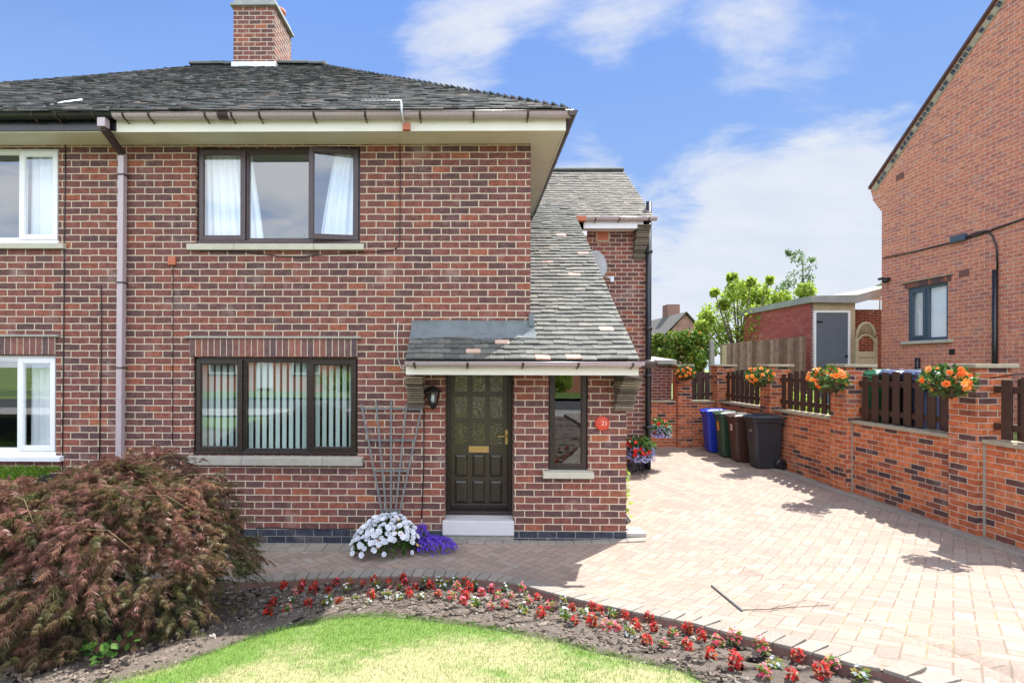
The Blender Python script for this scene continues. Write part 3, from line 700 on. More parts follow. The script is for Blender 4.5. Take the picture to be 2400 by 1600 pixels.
for hh, lab, dk in ((Hn_up, 'white upper window with net curtains', False), (Hn_low, 'white lower window with pale curtain', True)):
    wn_ = window(attached, hh, YF, M['upvc_white'], [(0, .27, 'case'), (.27, .70, 'fixed'), (.70, 1, 'case')], ft=.055, ct=.06, label=lab, glass=M['glass_dark'] if not dk else None)
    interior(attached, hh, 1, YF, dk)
    cu = MB(); drape(cu, hh[1]-.50 if not dk else hh[1]-.47, hh[1], hh[2]-.05, hh[3], YF+.17, .018, .1, taper=0 if not dk else .0, seed=2); cu.build('curtain', M['curtain'], wn_)
    cu = MB(); drape(cu, hh[0], hh[0]+.5, hh[2]-.05, hh[3], YF+.17, .018, .1, seed=3); cu.build('curtain', M['curtain'], wn_)
sill(attached, -210, 570, 148, 582, .05, 'stone_pale'); sill(attached, -210, 1069, 140, 1082, .06, 'upvc_white')
# lintels of bricks on end with a thin capping
def lintel(parent, x0, y0, x1, y1, Y=YF, wob=True, pitch=.0755):
    a, t = P(x0, y0, Y); b, u = P(x1, y1, Y); s = MB(); n = round((b-a)/pitch); pw = (b-a)/n
    for i in range(n): s.box(a+i*pw+.005, a+(i+1)*pw-.005, Y-.022, Y+.1, u+.002, t, rng.random())
    ln = s.build('lintel', M['brick_loose'], parent, bevel=.003)
    s = MB(); s.box(a+.002, b-.002, Y-.019, Y+.099, u+.004, t-.001, .5); s.build('lintel_mortar', M['mortar'], ln)
    s = MB(); s.box(a-.05, b+.05, Y-.045, Y+.01, t, t+.028, .5); s.build('lintel_capping', M['stone'], ln, bevel=.006)
    return ln
lintel(brick_house, 446, 793, 838, 836.5); lintel(attached, -190, 789, 131, 831.5)

# ---------------------------------------------------------------- the door
dy = YF+.33
dr = MB(); a, b = H_door[0], H_door[1]; zt = H_door[3]; zs = P(1120, 1219, YF)[1]
step = MB(); zs0 = P(1120, 1254, YF-.02)[1]
step.box(P(1037, 1219, YF-.03)[0], P(1205, 1219, YF-.03)[0], YF-.03, dy-.05, zs0, zs, .5); step.build('doorstep', M['white_paint'], brick_house, bevel=.008)
step = MB(); step.box(a-.0, b, YF-.01, dy, -.1, zs0-.003, .5); step.build('step_base', M['concrete'], brick_house)
fr = MB(); ft = .055; fr.box(a, a+ft, dy-.06, dy+.03, zs, zt, .5); fr.box(b-ft, b, dy-.06, dy+.03, zs, zt, .5); fr.box(a+ft, b-ft, dy-.06, dy+.03, zt-ft, zt, .5)
fr.box(a+.0, b, dy-.12, dy-.06, zs+.0, zs+.045, .5); fr.box(a+ft, b-ft, dy-.06, dy+.03, zs, zs+.045, .5)
fr.build('door_frame', M['dark_brown'], brick_house, bevel=.004)
dx0, dx1 = a+ft+.003, b-ft-.003; dz0, dz1 = zs+.05, zt-ft-.003; dwid = dx1-dx0
def dp(px, py): # from detail crop pixel to door plane
    return P(900+px/3.267, 820+py/3.267, dy)
cols = [(dp(545, 0)[0], dp(640, 0)[0]), (dp(680, 0)[0], dp(775, 0)[0]), (dp(812, 0)[0], dp(908, 0)[0])]
rows = [(dp(0, 515)[1], dp(0, 355)[1]), (dp(0, 715)[1], dp(0, 555)[1]), (dp(0, 315)[1], dp(0, 155)[1])]
prow = [(dp(0, 960)[1], dp(0, 793)[1]), (dp(0, 1163)[1], dp(0, 992)[1])]
rows[2] = (rows[2][0], min(rows[2][1], dz1-.08))
holes_d = [[c[0], c[1], r[0], r[1]] for c in cols for r in rows]+[[c[0], c[1], r[0], r[1]] for c in cols for r in prow]
leaf = MB(); faces_only(leaf, dx0, dx1, dz0, dz1, dy-.02, holes_d)
for h in holes_d: reveal(leaf, h, dy-.02, .02)
leaf.box(dx0, dx1, dy-.02, dy+.02, dz0, dz1, .5, skip='f')
for c in cols:
    for r in prow:      # fielded panels
        x0, x1, z0, z1 = c[0], c[1], r[0], r[1]; i = .028; y0 = dy-.004; y1 = dy-.018
        leaf.add([(x0, y0, z0), (x1, y0, z0), (x1, y0, z1), (x0, y0, z1), (x0+i, y1, z0+i), (x1-i, y1, z0+i), (x1-i, y1, z1-i), (x0+i, y1, z1-i)], [(0, 1, 5, 4), (1, 2, 6, 5), (2, 3, 7, 6), (3, 0, 4, 7), (4, 5, 6, 7)], .5)
door = leaf.build('door', M['door'], brick_house)
door['label'] = 'dark panelled front door with nine patterned glass panes'
for c in cols:
    for r in rows:
        gl = MB(); gl.box(c[0]-.001, c[1]+.001, dy-.012, dy-.010, r[0]-.001, r[1]+.001, .5); gl.build('pane', M['glass_obs'], door)
kb = MB(); kb.box(dx0, dx1, dy-.055, dy-.0205, dz0+.03, dz0+.075, .5); kb.build('weather_bar', M['dark_brown'], door, bevel=.006)
lx0, lz1 = dp(648, 733); lx1, lz0 = dp(802, 781)
lb = MB(); lb.ring(lx0, lx1, lz0, lz1, dy-.028, dy-.0205, .016); lb.box(lx0+.014, lx1-.014, dy-.024, dy-.0205, lz0+.014, lz1-.014, .5); lb.build('letterbox', M['brass'], door, bevel=.002)
hx, hz = dp(938, 665); hd = MB(); hd.box(hx-.02, hx+.02, dy-.028, dy-.0205, hz-.09, hz+.09, .5); hd.tube([(hx, dy-.03, hz+.02), (hx, dy-.07, hz+.02), (hx-.02, dy-.075, hz+.02), (hx-.115, dy-.072, hz+.014)], .008, 8)
hd.build('handle', M['brass'], door, bevel=.002)
rb = MB(); rb.quad((a-.3, dy+1.2, -.1), (b+.3, dy+1.2, -.1), (b+.3, dy+1.2, zt), (a-.3, dy+1.2, zt)); rb.quad((a-.3, dy, -.1), (a-.3, dy+1.2, -.1), (a-.3, dy+1.2, zt), (a-.3, dy, zt)); rb.quad((b+.3, dy, -.1), (b+.3, dy+1.2, -.1), (b+.3, dy+1.2, zt), (b+.3, dy, zt)); rb.build('hall_lining', M['room'], brick_house)

# ---------------------------------------------------------------- main roof: a hipped roof over the pair
TP = math.tan(R(35.95)); c36, s36 = cos(R(35.95)), sin(R(35.95))
EX, EYv, EZ = P(1343, 268, 5.55)[0], 5.52, 4.93; DR = 4.0; XL = -9.3
EX -= .04
U, V, Nn = Vector((1, 0, 0)), Vector((0, c36, s36)), Vector((0, -s36, c36))
slope = DR/c36
def sag(u, v): return -.03*sin(u*1.7)*0-.02*sin(v*.8)*sin(u*.9)*.6
def lim_r(v): d = v*c36; return max(XS, XL+d), EX-d
def lim_l(v): d = v*c36; return XL+d, XS
for parent, lim, mname in ((brick_house, lim_r, 'tile_main'), (attached, lim_l, 'tile_main')):
    t = MB(); tiles(t, Vector((0, EYv, EZ)), U, V, Nn, slope, lim, .105, .17, .014, .006, .012, sag)
    rf = t.build('roof', M[mname], parent)
    # underlay and back slope
    u = MB(); x0 = XS if parent is brick_house else XL; x1 = EX if parent is brick_house else XS
    if parent is brick_house:
        u.add([(XS, EYv, EZ), (EX, EYv, EZ), (EX-DR, EYv+DR, EZ+DR*TP), (XS, EYv+DR, EZ+DR*TP)], [(0, 1, 2, 3)])
        u.add([(XS, 2*DR+EYv, EZ), (EX, 2*DR+EYv, EZ), (EX-DR, EYv+DR, EZ+DR*TP), (XS, EYv+DR, EZ+DR*TP)], [(3, 2, 1, 0)])
        u.add([(EX, EYv, EZ), (EX, EYv+2*DR, EZ), (EX-DR, EYv+DR, EZ+DR*TP)], [(0, 1, 2)])
    else:
        u.add([(XL, EYv, EZ), (XS, EYv, EZ), (XS, EYv+DR, EZ+DR*TP), (XL+DR, EYv+DR, EZ+DR*TP)], [(0, 1, 2, 3)])
        u.add([(XL, 2*DR+EYv, EZ), (XS, 2*DR+EYv, EZ), (XS, EYv+DR, EZ+DR*TP), (XL+DR, EYv+DR, EZ+DR*TP)], [(3, 2, 1, 0)])
        u.add([(XL, EYv, EZ), (XL+DR, EYv+DR, EZ+DR*TP), (XL, EYv+2*DR, EZ)], [(0, 1, 2)])
    u.build('roof_underlay', M['felt'], rf)
    if parent is brick_house:
        rt = MB(); tiles(rt, Vector((EX, EYv, EZ)), Vector((0, 1, 0)), Vector((-c36, 0, s36)), Vector((s36, 0, c36)), slope, lambda v: (v*c36, 2*DR-v*c36), .105, .17)
        rt.build('roof_side_slope', M[mname], rf)
    # ridge tiles
    rg = MB(); xa, xb = (XS, EX-DR+.12) if parent is brick_house else (XL+DR-.12, XS); n = round((xb-xa)/.3); zr = EZ+DR*TP
    for i in range(n):
        p0 = xa+(xb-xa)*i/n; p1 = xa+(xb-xa)*(i+1)/n-.006; dzr = rng.uniform(-.006, .01)
        pts = []; 
        for xx in (p0, p1):
            for k in range(9): q = pi*k/8; pts.append((xx, EYv+DR-.13*cos(q), zr+.0+dzr+.10*sin(q)-.02))
        rg.add(pts, [(k, k+1, k+10, k+9) for k in range(8)]+[tuple(range(9)), tuple(range(17, 8, -1))], rng.uniform(.3, 1))
    rg.build('ridge_tiles', M['ridge'], rf)
# soffit, fascia, gutter
YFa = 5.65
def gutter_run(parent, p0, p1, mat, rad=.056, brk=(), out=Vector((0, -1, 0)), joint=(), jm=None):
    a, b = Vector(p0), Vector(p1); t = (b-a).normalized(); gm_ = MB(); prof = []
    for k in range(9): q = pi*k/8; prof.append((cos(q)*rad, -sin(q)*rad))
    vs = []
    for e in (a, b):
        for (u, z) in prof: vs.append(e+out*u+Vector((0, 0, z)))
    for e in (a, b):
        for (u, z) in prof: vs.append(e+out*u*.93+Vector((0, 0, z*.93)))
    fs = [(k, k+1, k+10, k+9) for k in range(8)]+[(k+19, k+18, k+27, k+28) for k in range(8)]+[tuple(range(9)), tuple(range(17, 8, -1))]
    fs += [(0, 18, 27, 9), (8, 17, 35, 26)]
    gm_.add(vs, fs, .5, 0, False)
    gm_.tube([a+out*rad+Vector((0, 0, -.002)), b+out*rad+Vector((0, 0, -.002))], .006, 6)
    go = gm_.build('gutter', mat, parent)
    for d in brk:
        m = MB(); c = a+t*d
        for k in range(8):
            q0, q1 = pi*k/8, pi*(k+1)/8
            r = rad+.005
            A = c+out*cos(q0)*r+Vector((0, 0, -sin(q0)*r)); B = c+out*cos(q1)*r+Vector((0, 0, -sin(q1)*r))
            m.quad(A-t*.012, A+t*.012, B+t*.012, B-t*.012)
        m.tube([c+Vector((0, 0, -rad-.004)), c+Vector((0, 0, -rad-.015))-out*.03, c-out*(rad+.0)+Vector((0, 0, -rad-.02))], .007, 6)
        m.build('gutter_bracket', M['bracket'], go)
    return go
GZ = P(900, 264, 5.57)[1]
xg = P(1345, 270, 5.57)[0]
so_ = MB(); so_.box(XS, EX-.04, YFa+.018, YF+.0, ZE-.012, ZE, .5); so_.box(XR, EX-.04, YF, 13.0, ZE-.0125, ZE-.0005, .5); so_.build('soffit', M['cream'], brick_house)
fa = MB(); fa.box(XS, EX-.02, YFa, YFa+.018, ZE-.02, ZE+.15, .5); fa.box(EX-.038, EX-.02, YFa+.018, 13.0, ZE-.02, ZE+.15, .5); fa.build('fascia', M['white_board'], brick_house)
px_b = [285, 357, 500, 517+40, 620, 735, 860, 985, 1110, 1237]
bx = [P(x, 272, 5.57)[0] for x in (292, 352, 483, 545, 610, 737, 857, 985, 1110, 1237)]
gx0 = P(266, 264, 5.57)[0]
go = gutter_run(brick_house, (gx0, 5.59, GZ), (EX+.035, 5.59, GZ), M['gutter'], .058, [x-gx0 for x in bx if x > gx0])
jn = MB(); xj = P(524, 270, 5.57)[0]; 
for k in range(8):
    q0, q1 = pi*k/8, pi*(k+1)/8; r = .064
    jn.quad((xj-.06, 5.59-cos(q0)*r, GZ-sin(q0)*r), (xj+.06, 5.59-cos(q0)*r, GZ-sin(q0)*r), (xj+.06, 5.59-cos(q1)*r, GZ-sin(q1)*r), (xj-.06, 5.59-cos(q1)*r, GZ-sin(q1)*r))
jn.build('gutter_joint', M['bracket'], go)
gutter_run(brick_house, (EX+.03, 5.53, GZ), (EX+.03, 13.0, GZ), M['bracket'], .058, [.5+.9*i for i in range(8)], Vector((1, 0, 0)))
# black gutter and fascia of the attached house
so_ = MB(); so_.box(-9.2, XS, YFa+.018, YF, ZE-.012, ZE, .5); so_.build('soffit', M['cream'], attached)
fa = MB(); fa.box(-9.2, XS, YFa, YFa+.018, ZE-.0, ZE+.15, .5); fa.build('fascia', M['black_plastic'], attached)
gutter_run(attached, (-9.3, 5.59, GZ+.012), (gx0-.0, 5.59, GZ+.012), M['black_plastic'], .062, [9.3+P(x, 270, 5.57)[0] for x in (80, 135, 222)])
# downpipe: square brown
dq = MB(); 
def sqpipe(mb, pts, w, hook=None):
    pts = [Vector(p) for p in pts]
    for A, B in zip(pts, pts[1:]):
        d = (B-A).normalized(); s_ = Vector((1, 0, 0)) if abs(d.x) < .8 else Vector((0, 0, 1)); s_ = (s_-d*s_.dot(d)).normalized(); n_ = d.cross(s_)
        vs = [q+s_*i*w/2+n_*j*w/2 for q in (A, B) for i, j in ((-1, -1), (1, -1), (1, 1), (-1, 1))]
        mb.add(vs, [(0, 1, 5, 4), (1, 2, 6, 5), (2, 3, 7, 6), (3, 0, 4, 7), (0, 3, 2, 1), (4, 5, 6, 7)], .5)
xt, zt_ = P(241, 290, 5.57); xb, zb = P(287, 366, YF-.06); xe, ze = P(279, 1200, YF-.06)
hop = MB(); hop.box(xt-.045, xt+.045, 5.54, 5.62, zt_-.04, zt_+.06, .5)
sqpipe(dq, [(xb, YF-.055, zb+.03), (xe, YF-.055, .05)], .07)
dpp = dq.build('downpipe', M['gutter'], brick_house, bevel=.006); hop.build('hopper', M['gutter'], dpp, bevel=.005)
dq = MB(); sqpipe(dq, [(xt, 5.58, zt_-.04), (xb, YF-.055, zb+.02)], .066); dq.build('offset_bend', M['bracket'], dpp, bevel=.006)
for yy in (411, 663, 862):
    xx, zz = P(287-(yy-366)*.0085, yy, YF-.06); k = MB(); k.box(xx-.042, xx+.042, YF-.098, YF, zz-.006, zz+.012, .5); k.build('pipe_clip', M['bracket'], dpp)

# chimney on the ridge above the party wall
chy0 = 9.28; cx0 = P(547, 100, chy0)[0]; cx1 = P(643.5, 100, chy0)[0]; cz1 = P(600, 16, chy0)[1]; cy1 = 10.12
ch = MB(); ch.box(cx0, cx1, chy0, cy1, 7.3, cz1, .5); chim = ch.build('chimney', M['brick'], brick_house)
cc = MB(); cc.box(cx0-.05, cx1+.05, chy0-.05, cy1+.05, cz1, cz1+.05, .5); cc.box(cx0-.0, cx1-.0, chy0, cy1, cz1+.05, cz1+.16, .5); cc.build('chimney_crown', M['render_grey'], chim, bevel=.01)
lf = MB(); zb0 = EZ+(chy0-EYv)*TP; lf.box(cx0-.03, cx1+.03, chy0-.03, chy0+.4, zb0-.2, zb0+.11, .5); lf.build('chimney_flashing', M['galv'], chim, bevel=.01)
for (fx, fy) in ((.36, .25), (.78, .25), (.35, .75), (.76, .82)):
    pt_ = MB(); X0, Y0 = cx0+(cx1-cx0)*fx, chy0+(cy1-chy0)*fy
    pt_.lathe([(0, 0), (.12, 0), (.11, .05), (.10, .30), (.125, .32), (.125, .37), (.09, .37), (.085, .1)], (X0, Y0, cz1+.04), 16); pt_.build('chimney_pot', M['terracotta'], chim)

# ---------------------------------------------------------------- porch roof (catslide)
PY0, PZ0 = 5.5, P(1200, 846, 5.5)[1]; PXL = P(951, 846, PY0)[0]; PXR = P(1498, 846, PY0)[0]
pitch = math.atan2(2.62, 3.5); cp, sp_ = cos(pitch), sin(pitch); plen = 3.98/cp
def lim_p(v): return (PXL if v*cp < YF-PY0-.02 else XR+.01, PXR)
t = MB(); tiles(t, Vector((0, PY0, PZ0)), U, Vector((0, cp, sp_)), Vector((0, -sp_, cp)), plen, lim_p, .1, .168, .02, .007, .018, lambda u, v: -.03*sin(v*1.4)*.5)
# reddish replacement tiles
prf = t.build('porch_roof', M['tile_porch'], brick_house)
u = MB(); u.add([(XR, YF, PZ0+.5*math.tan(pitch)), (PXR, YF, PZ0+.5*math.tan(pitch)), (PXR, PY0+3.98, PZ0+3.98*math.tan(pitch)), (XR, PY0+3.98, PZ0+3.98*math.tan(pitch))], [(0, 1, 2, 3)]); u.add([(PXL, PY0, PZ0), (PXR, PY0, PZ0), (PXR, YF, PZ0+.5*math.tan(pitch)), (PXL, YF, PZ0+.5*math.tan(pitch))], [(0, 1, 2, 3)])
tp = math.tan(pitch); zed = -.05
u.add([(PXR, PY0, PZ0), (PXR, PY0+3.98, PZ0+3.98*tp), (PXR, PY0+3.98, PZ0+3.98*tp-.06), (PXR, PY0, PZ0-.06)], [(0, 1, 2, 3)])
u.build('porch_underlay', M['felt'], prf)
# lead flashing where the canopy meets the wall, and up the side
lf = MB(); zf = PZ0+(YF-PY0)*tp; v0 = .30
fv = []; nseg = 26
xf0 = PXL-.0; xf1 = XR+.05
for i in range(nseg+1):
    x = xf0+(xf1-xf0)*i/nseg; w1 = rng.uniform(-.006, .006)
    fv += [(x, YF-.008, zf+.115+w1), (x, YF-.012, zf+.035), (x, YF-.16, zf-.16*tp+.045+w1*.5), (x, YF-.205+w1, zf-.205*tp+.034)]
fs = [(i*4+k, i*4+k+1, i*4+k+5, i*4+k+4) for i in range(nseg) for k in range(3)]
lf.add(fv, [f[::-1] for f in fs], .5, 0, True); lf.box(XR-.02, XR+.035, YF-.03, YF+.0, zf+.05, zf+.2, .5)
lf.build('lead_flashing', M['lead'], prf)
lf = MB(); lf.box(XR+.0, XR+.012, YF, 9.0, 0, 0, .5) if False else None
for i in range(26):
    y0 = YF+.02+i*.125; z0 = PZ0+(y0-PY0)*tp
    lf.add([(XR+.004, y0, z0+.03), (XR+.004, y0+.13, z0+.03+.13*tp), (XR+.004, y0+.13, z0+.10), (XR+.004, y0, z0+.10)], [(0, 1, 2, 3)])
lf.build('stepped_flashing', M['lead'], prf)
# fascia and gutter of the porch
fzt = P(1200, 858, 5.52)[1]; fzb = P(1200, 878.5, 5.52)[1]
fa = MB(); fa.box(PXL-.0, PXR, 5.515, 5.54, fzb, fzt+.03, .5); fa.box(PXL, PXR, 5.541, YF, fzb+.0, fzb+.012, .5)
fa.build('porch_fascia', M['white_board'], brick_house)
gz = P(1200, 848, 5.47)[1]
go = gutter_run(brick_house, (PXL+.0, 5.455, gz), (PXR+.03, 5.455, gz), M['gutter'], .054, [P(x, 850, 5.45)[0]-PXL for x in (972, 1096, 1225, 1354, 1481)])
oe = MB(); xq = PXR+.03; oe.tube([(xq-.03, 5.455, gz-.02), (xq+.1, 5.46, gz-.012), (xq+.13, 5.47, gz-.012)], .045, 10); oe.build('gutter_outlet', M['bracket'], go)
# corbelled brick brackets (tiles on edge stepping out)
def corbel(px0, px1, ptop, pbot, Y=YF, name='corbel', proj=.4, mat='wood'):
    a = P(px0, ptop, Y)[0]; b, zt2 = P(px1, ptop, Y); zb2 = P(px0, pbot, Y)[1]; n = int((zt2-zb2)/.028); m = MB()
    for i in range(n):
        z0 = zb2+(zt2-zb2)*i/n; f = (i+1)/n; m.box(a+rng.uniform(-.008, .008), b+rng.uniform(-.008, .008), Y-(.03+proj*f**1.5), Y+.02, z0+.003, z0+(zt2-zb2)/n-.005, rng.random())
    m.box(a+.012, b-.012, Y-.03, Y+.02, zb2, zt2, .5); 
    return m
M['corbel'] = rndmat('stacked tile corbel', [(0, (.07, .06, .045)), (.6, (.17, .14, .1)), (1, (.26, .215, .15))], .9, .3, 30, .4)
corbel(958, 996, 880, 954, 5.98, proj=.36).build('corbel', M['corbel'], brick_house)
corbel(1440, 1484, 880, 962, 5.98, proj=.36).build('corbel', M['corbel'], brick_house)
# brown rainwater pipe at the side of the porch
sp2 = MB(); sqpipe(sp2, [(XPR+.045, 6.3, 2.05), (XPR+.045, 6.3, .25), (XPR+.1, 6.22, .17)], .06); sp2.build('downpipe', M['bracket'], brick_house, bevel=.005)
# ---------------------------------------------------------------- rear wing roof
RY0 = 9.42; RZ0 = P(1450, 512, RY0)[1]; RXR = P(1532, 505, RY0)[0]; rp = R(40.2); rd = 1.95; cr_, sr_ = cos(rp), sin(rp)
t = MB(); tiles(t, Vector((0, RY0, RZ0)), U, Vector((0, cr_, sr_)), Vector((0, -sr_, cr_)), rd/cr_, lambda v: (-.2, RXR-.0), .1, .17, .018, .004, .016)
rf2 = t.build('wing_roof', M['tile_ext'], brick_house)
u = MB(); zr2 = RZ0+rd*math.tan(rp); u.add([(-.2, RY0, RZ0-.01), (RXR, RY0, RZ0-.01), (RXR, RY0+rd, zr2-.01), (-.2, RY0+rd, zr2-.01), (-.2, RY0+2*rd, RZ0), (RXR, RY0+2*rd, RZ0)], [(0, 1, 2, 3), (3, 2, 5, 4)]); u.add([(RXR-.04, RY0, RZ0-.06), (RXR-.04, RY0+rd, zr2-.03), (RXR-.04, RY0+2*rd, RZ0-.06)], [(0, 1, 2)]); u.build('wing_underlay', M['felt'], rf2)
rg = MB()
for i in range(12):
    p0 = -.2+(RXR+.2)*i/12; p1 = p0+(RXR+.2)/12-.006; pts = []
    for xx in (p0, p1):
        for k in range(9): q = pi*k/8; pts.append((xx, RY0+rd-.12*cos(q), zr2-.02+.09*sin(q)))
    rg.add(pts, [(k, k+1, k+10, k+9) for k in range(8)]+[tuple(range(9)), tuple(range(17, 8, -1))], rng.random())
rg.build('ridge_tiles', M['ridge'], rf2)
fx0 = P(1368, 520, 9.5)[0]; fx1 = P(1508, 520, 9.5)[0]; ftz = P(1450, 517, 9.5)[1]; fbz = P(1450, 535, 9.5)[1]
fa = MB(); fa.box(fx0, fx1, 9.5, 9.52, fbz, ftz+.02, .5); fa.box(fx0, fx1, 9.521, YX, fbz, fbz+.012, .5); fa.build('wing_fascia', M['upvc_white'], brick_house)
gz2 = P(1450, 510, 9.42)[1]; go = gutter_run(brick_house, (fx0-.1, 9.44, gz2), (RXR+.06, 9.44, gz2), M['gutter'], .056, [.3, .75, 1.3])
oc = MB(); oc.box(fx0-.16, fx0+.02, 9.37, 9.5, gz2-.07, gz2+.02, .5); oc.build('gutter_outlet', M['terracotta'], go)
corbel(1484, 1514, 535, 607, YX, proj=.26).build('corbel', M['corbel'], brick_house)
ab = MB(); ax, az = P(1397, 540, YX); bx_, bz = P(1428, 566, YX); ab.ring(ax, bx_, bz, az, YX-.012, YX, .022); ab.build('air_brick', M['wood_pale'], brick_house)
ab = MB(); ab.box(ax+.022, bx_-.022, YX-.008, YX, bz+.022, az-.022, .5)
for k in range(4): z = bz+.035+k*(az-bz-.05)/4; ab.box(ax+.03, bx_-.03, YX-.012, YX-.008, z, z+.008, .5)
ab.build('air_brick_grille', M['terracotta'], brick_house)
# black soil pipe on the wing corner
bp_ = MB(); bxp, bzt = P(1520, 474, 9.7); bp_.tube([(bxp, 9.68, .12), (bxp, 9.68, bzt)], .052, 14); sp3 = bp_.build('soil_pipe', M['pipe_black'], brick_house)
for yy in (590, 770, 880, 1000):
    z = P(1520, yy, 9.7)[1]; k = MB(); k.tube([(bxp, 9.68, z-.04), (bxp, 9.68, z+.03)], .064, 14); k.box(bxp-.08, bxp+.08, 9.68, YX, z-.012, z+.012, .5); k.build('pipe_collar', M['pipe_black'], sp3)
# outlet pipe lying on the catslide
ol = MB(); x0, _ = P(1330, 548, 8.6); x1, z1_ = P(1376, 545, 8.6)
ol.box(x0, x1, 8.6, 8.72, z1_-.055, z1_+.03, .5); ol.add([(x0, 8.6, z1_-.05), (x0-.12, 8.56, z1_-.13), (x0-.12, 8.66, z1_-.13), (x0, 8.72, z1_-.05), (x0, 8.6, z1_+.03), (x0-.1, 8.56, z1_-.03), (x0-.1, 8.66, z1_-.03), (x0, 8.72, z1_+.03)], [(0, 1, 5, 4), (4, 5, 6, 7), (3, 7, 6, 2), (1, 2, 6, 5)], .5)
ol.build('rainwater_outlet', M['upvc_white'], brick_house, bevel=.006)
ol = MB(); ax2, az2 = P(1255, 520, 9.0); ol.add([(XR+.01, 8.9, PZ0+3.4*tp+.03), (XR+.45, 9.15, PZ0+3.65*tp+.03), (XR+.2, 9.4, PZ0+3.9*tp+.06), (XR+.01, 9.4, PZ0+3.9*tp+.06)], [(0, 1, 2, 3)]); ol.build('valley_flashing', M['galv'], brick_house)
# terracotta vent and cables
vt = MB(); vx, vz = P(405, 612, YF); vt.box(vx-.045, vx+.045, YF-.03, YF+.0, vz-.05, vz+.05, .5); vt.build('vent_block', M['terracotta'], brick_house, bevel=.004)
def cable(parent, pts, Y=YF-.008, rad=.0055, mat='black_plastic'):
    c = MB(); q = []
    for p in pts: x, z = P(p[0], p[1], Y); q.append((x, Y, z))
    c.tube(q, rad, 6); return c.build('cable', M[mat], parent)
cable(attached, [(153, 328), (153, 420), (151, 520), (150, 700), (148, 900), (146, 1100)])
cable(attached, [(237, 668), (238, 760), (236, 900), (233, 1080)])
cable(attached, [(80, 262), (95, 300), (130, 318), (149, 326), (153, 334)], YF-.02)
cable(brick_house, [(405, 622), (405, 800), (404, 1040)], rad=.004)
cable(brick_house, [(937, 305), (938, 430), (937, 560), (934, 578), (920, 587), (870, 590), (760, 596), (700, 602), (650, 600), (580, 590), (470, 588)], rad=.005)
cable(brick_house, [(933, 755), (931, 790), (933, 840), (940, 862), (955, 868)], rad=.006, mat='cable_w')
cable(brick_house, [(994, 960), (993, 1100), (988, 1215)], rad=.007)
cable(brick_house, [(994, 878), (994, 905), (1000, 912), (1012, 912)], rad=.006, mat='cable_w')
cable(brick_house, [(600, 1237), (640, 1236), (680, 1238), (760, 1240), (830, 1238)], rad=.006)
# ---------------------------------------------------------------- boundary wall on the right, with piers
WX = 6.1; CZ = 1.25
bw = empty('boundary_wall', (WX, 9, 0), 'orange brick retaining wall with square piers and stone copings beside the drive', 'wall')
wm = MB(); wm.box(WX, WX+.22, 1.5, 12.6, -.3, CZ-.05, .5); wm.box(4.35, WX, 12.5, 12.7, -.3, CZ-.05, .5); wm.build('wall', M['brick_fence'], bw)
PIER = [(6.0, 4.0), (6.0, 6.05), (6.0, 8.13), (6.0, 10.2), (6.0, 12.38)]
cp_ = MB(); ys = [1.5]+[v for p in PIER for v in (p[1], p[1]+.34)]
for i in range(0, len(ys)-1, 2): cp_.box(WX-.035, WX+.26, ys[i]+.002, ys[i+1]-.002, CZ-.05, CZ, .5)
cp_.box(5.40, 5.99, 12.465, 12.74, CZ-.05, CZ, .5); cp_.box(4.35, 5.03, 12.465, 12.74, CZ-.05, CZ, .5); cp_.build('coping', M['cap'], bw, bevel=.008)
for (x, y) in PIER+[(5.05, 12.40)]:
    w_ = .42 if x > 5.5 else .34
    p = MB(); p.box(x, x+w_, y, y+.34, -.3, 2.1, .5); po = p.build('pier', M['brick_fence'], bw)
    c = MB(); c.box(x-.05, x+w_+.05, y-.05, y+.39, 2.1, 2.15, .5); c.build('pier_cap', M['cap'], po, bevel=.01)
    p = MB(); p.box(x+.08, x+.088, y-.012, y-.001, -.2, CZ-.05, .5) if False else None
mj = MB()
for (x, y) in PIER[:4]: mj.box(WX-.012, WX+.0, y-.022, y-.0, -.2, CZ-.05, .5)
mj.build('mortar_joint', M['stone'], bw)

def pales(mb, mrail, ax, a, b, fixed, z0, z1, arch, facing, pitch=.2, w=.115):
    n = max(2, round((b-a)/pitch)); pt = (b-a)/n
    for i in range(n):
        for side, off in ((0, 0), (1, pt/2)):
            c = a+pt*(i+.5)+off-pt/4
            if c+w/2 > b: continue
            top = z1+arch*sin(pi*(c-a)/(b-a))+rng.uniform(-.008, .008); f0 = fixed+(-.047 if side == 0 else .027)*facing; f1 = f0+.02
            if ax == 'y': mb.box(min(f0, f1), max(f0, f1), c-w/2, c+w/2, z0+.02, top, rng.random())
            else: mb.box(c-w/2, c+w/2, min(f0, f1), max(f0, f1), z0+.02, top, rng.random())
    for z in (z0+.12, z1-.12):
        if ax == 'y': mrail.box(fixed-.026, fixed+.026, a, b, z, z+.08, .5)
        else: mrail.box(a, b, fixed-.026, fixed+.026, z, z+.08, .5)
def split_rails(m2, f):
    for i in range(0, len(m2.v), 8):
        q = MB(); q.add(m2.v[i:i+8], [[k-i for k in fc] for fc in m2.f if min(fc) >= i and max(fc) < i+8], .5); q.build('rail', M['wood_brown'], f)
fence_defs = [('y', 10.55, 12.37, 'far dark brown paling panel left of the second flower basket'), ('y', 8.48, 10.19, 'dark brown paling panel between the second and third orange flower baskets'),
              ('y', 6.40, 8.12, 'long dark brown paling panel with wheelie bins behind it'), ('y', 4.35, 6.04, 'nearest dark brown paling panel at the right edge')]
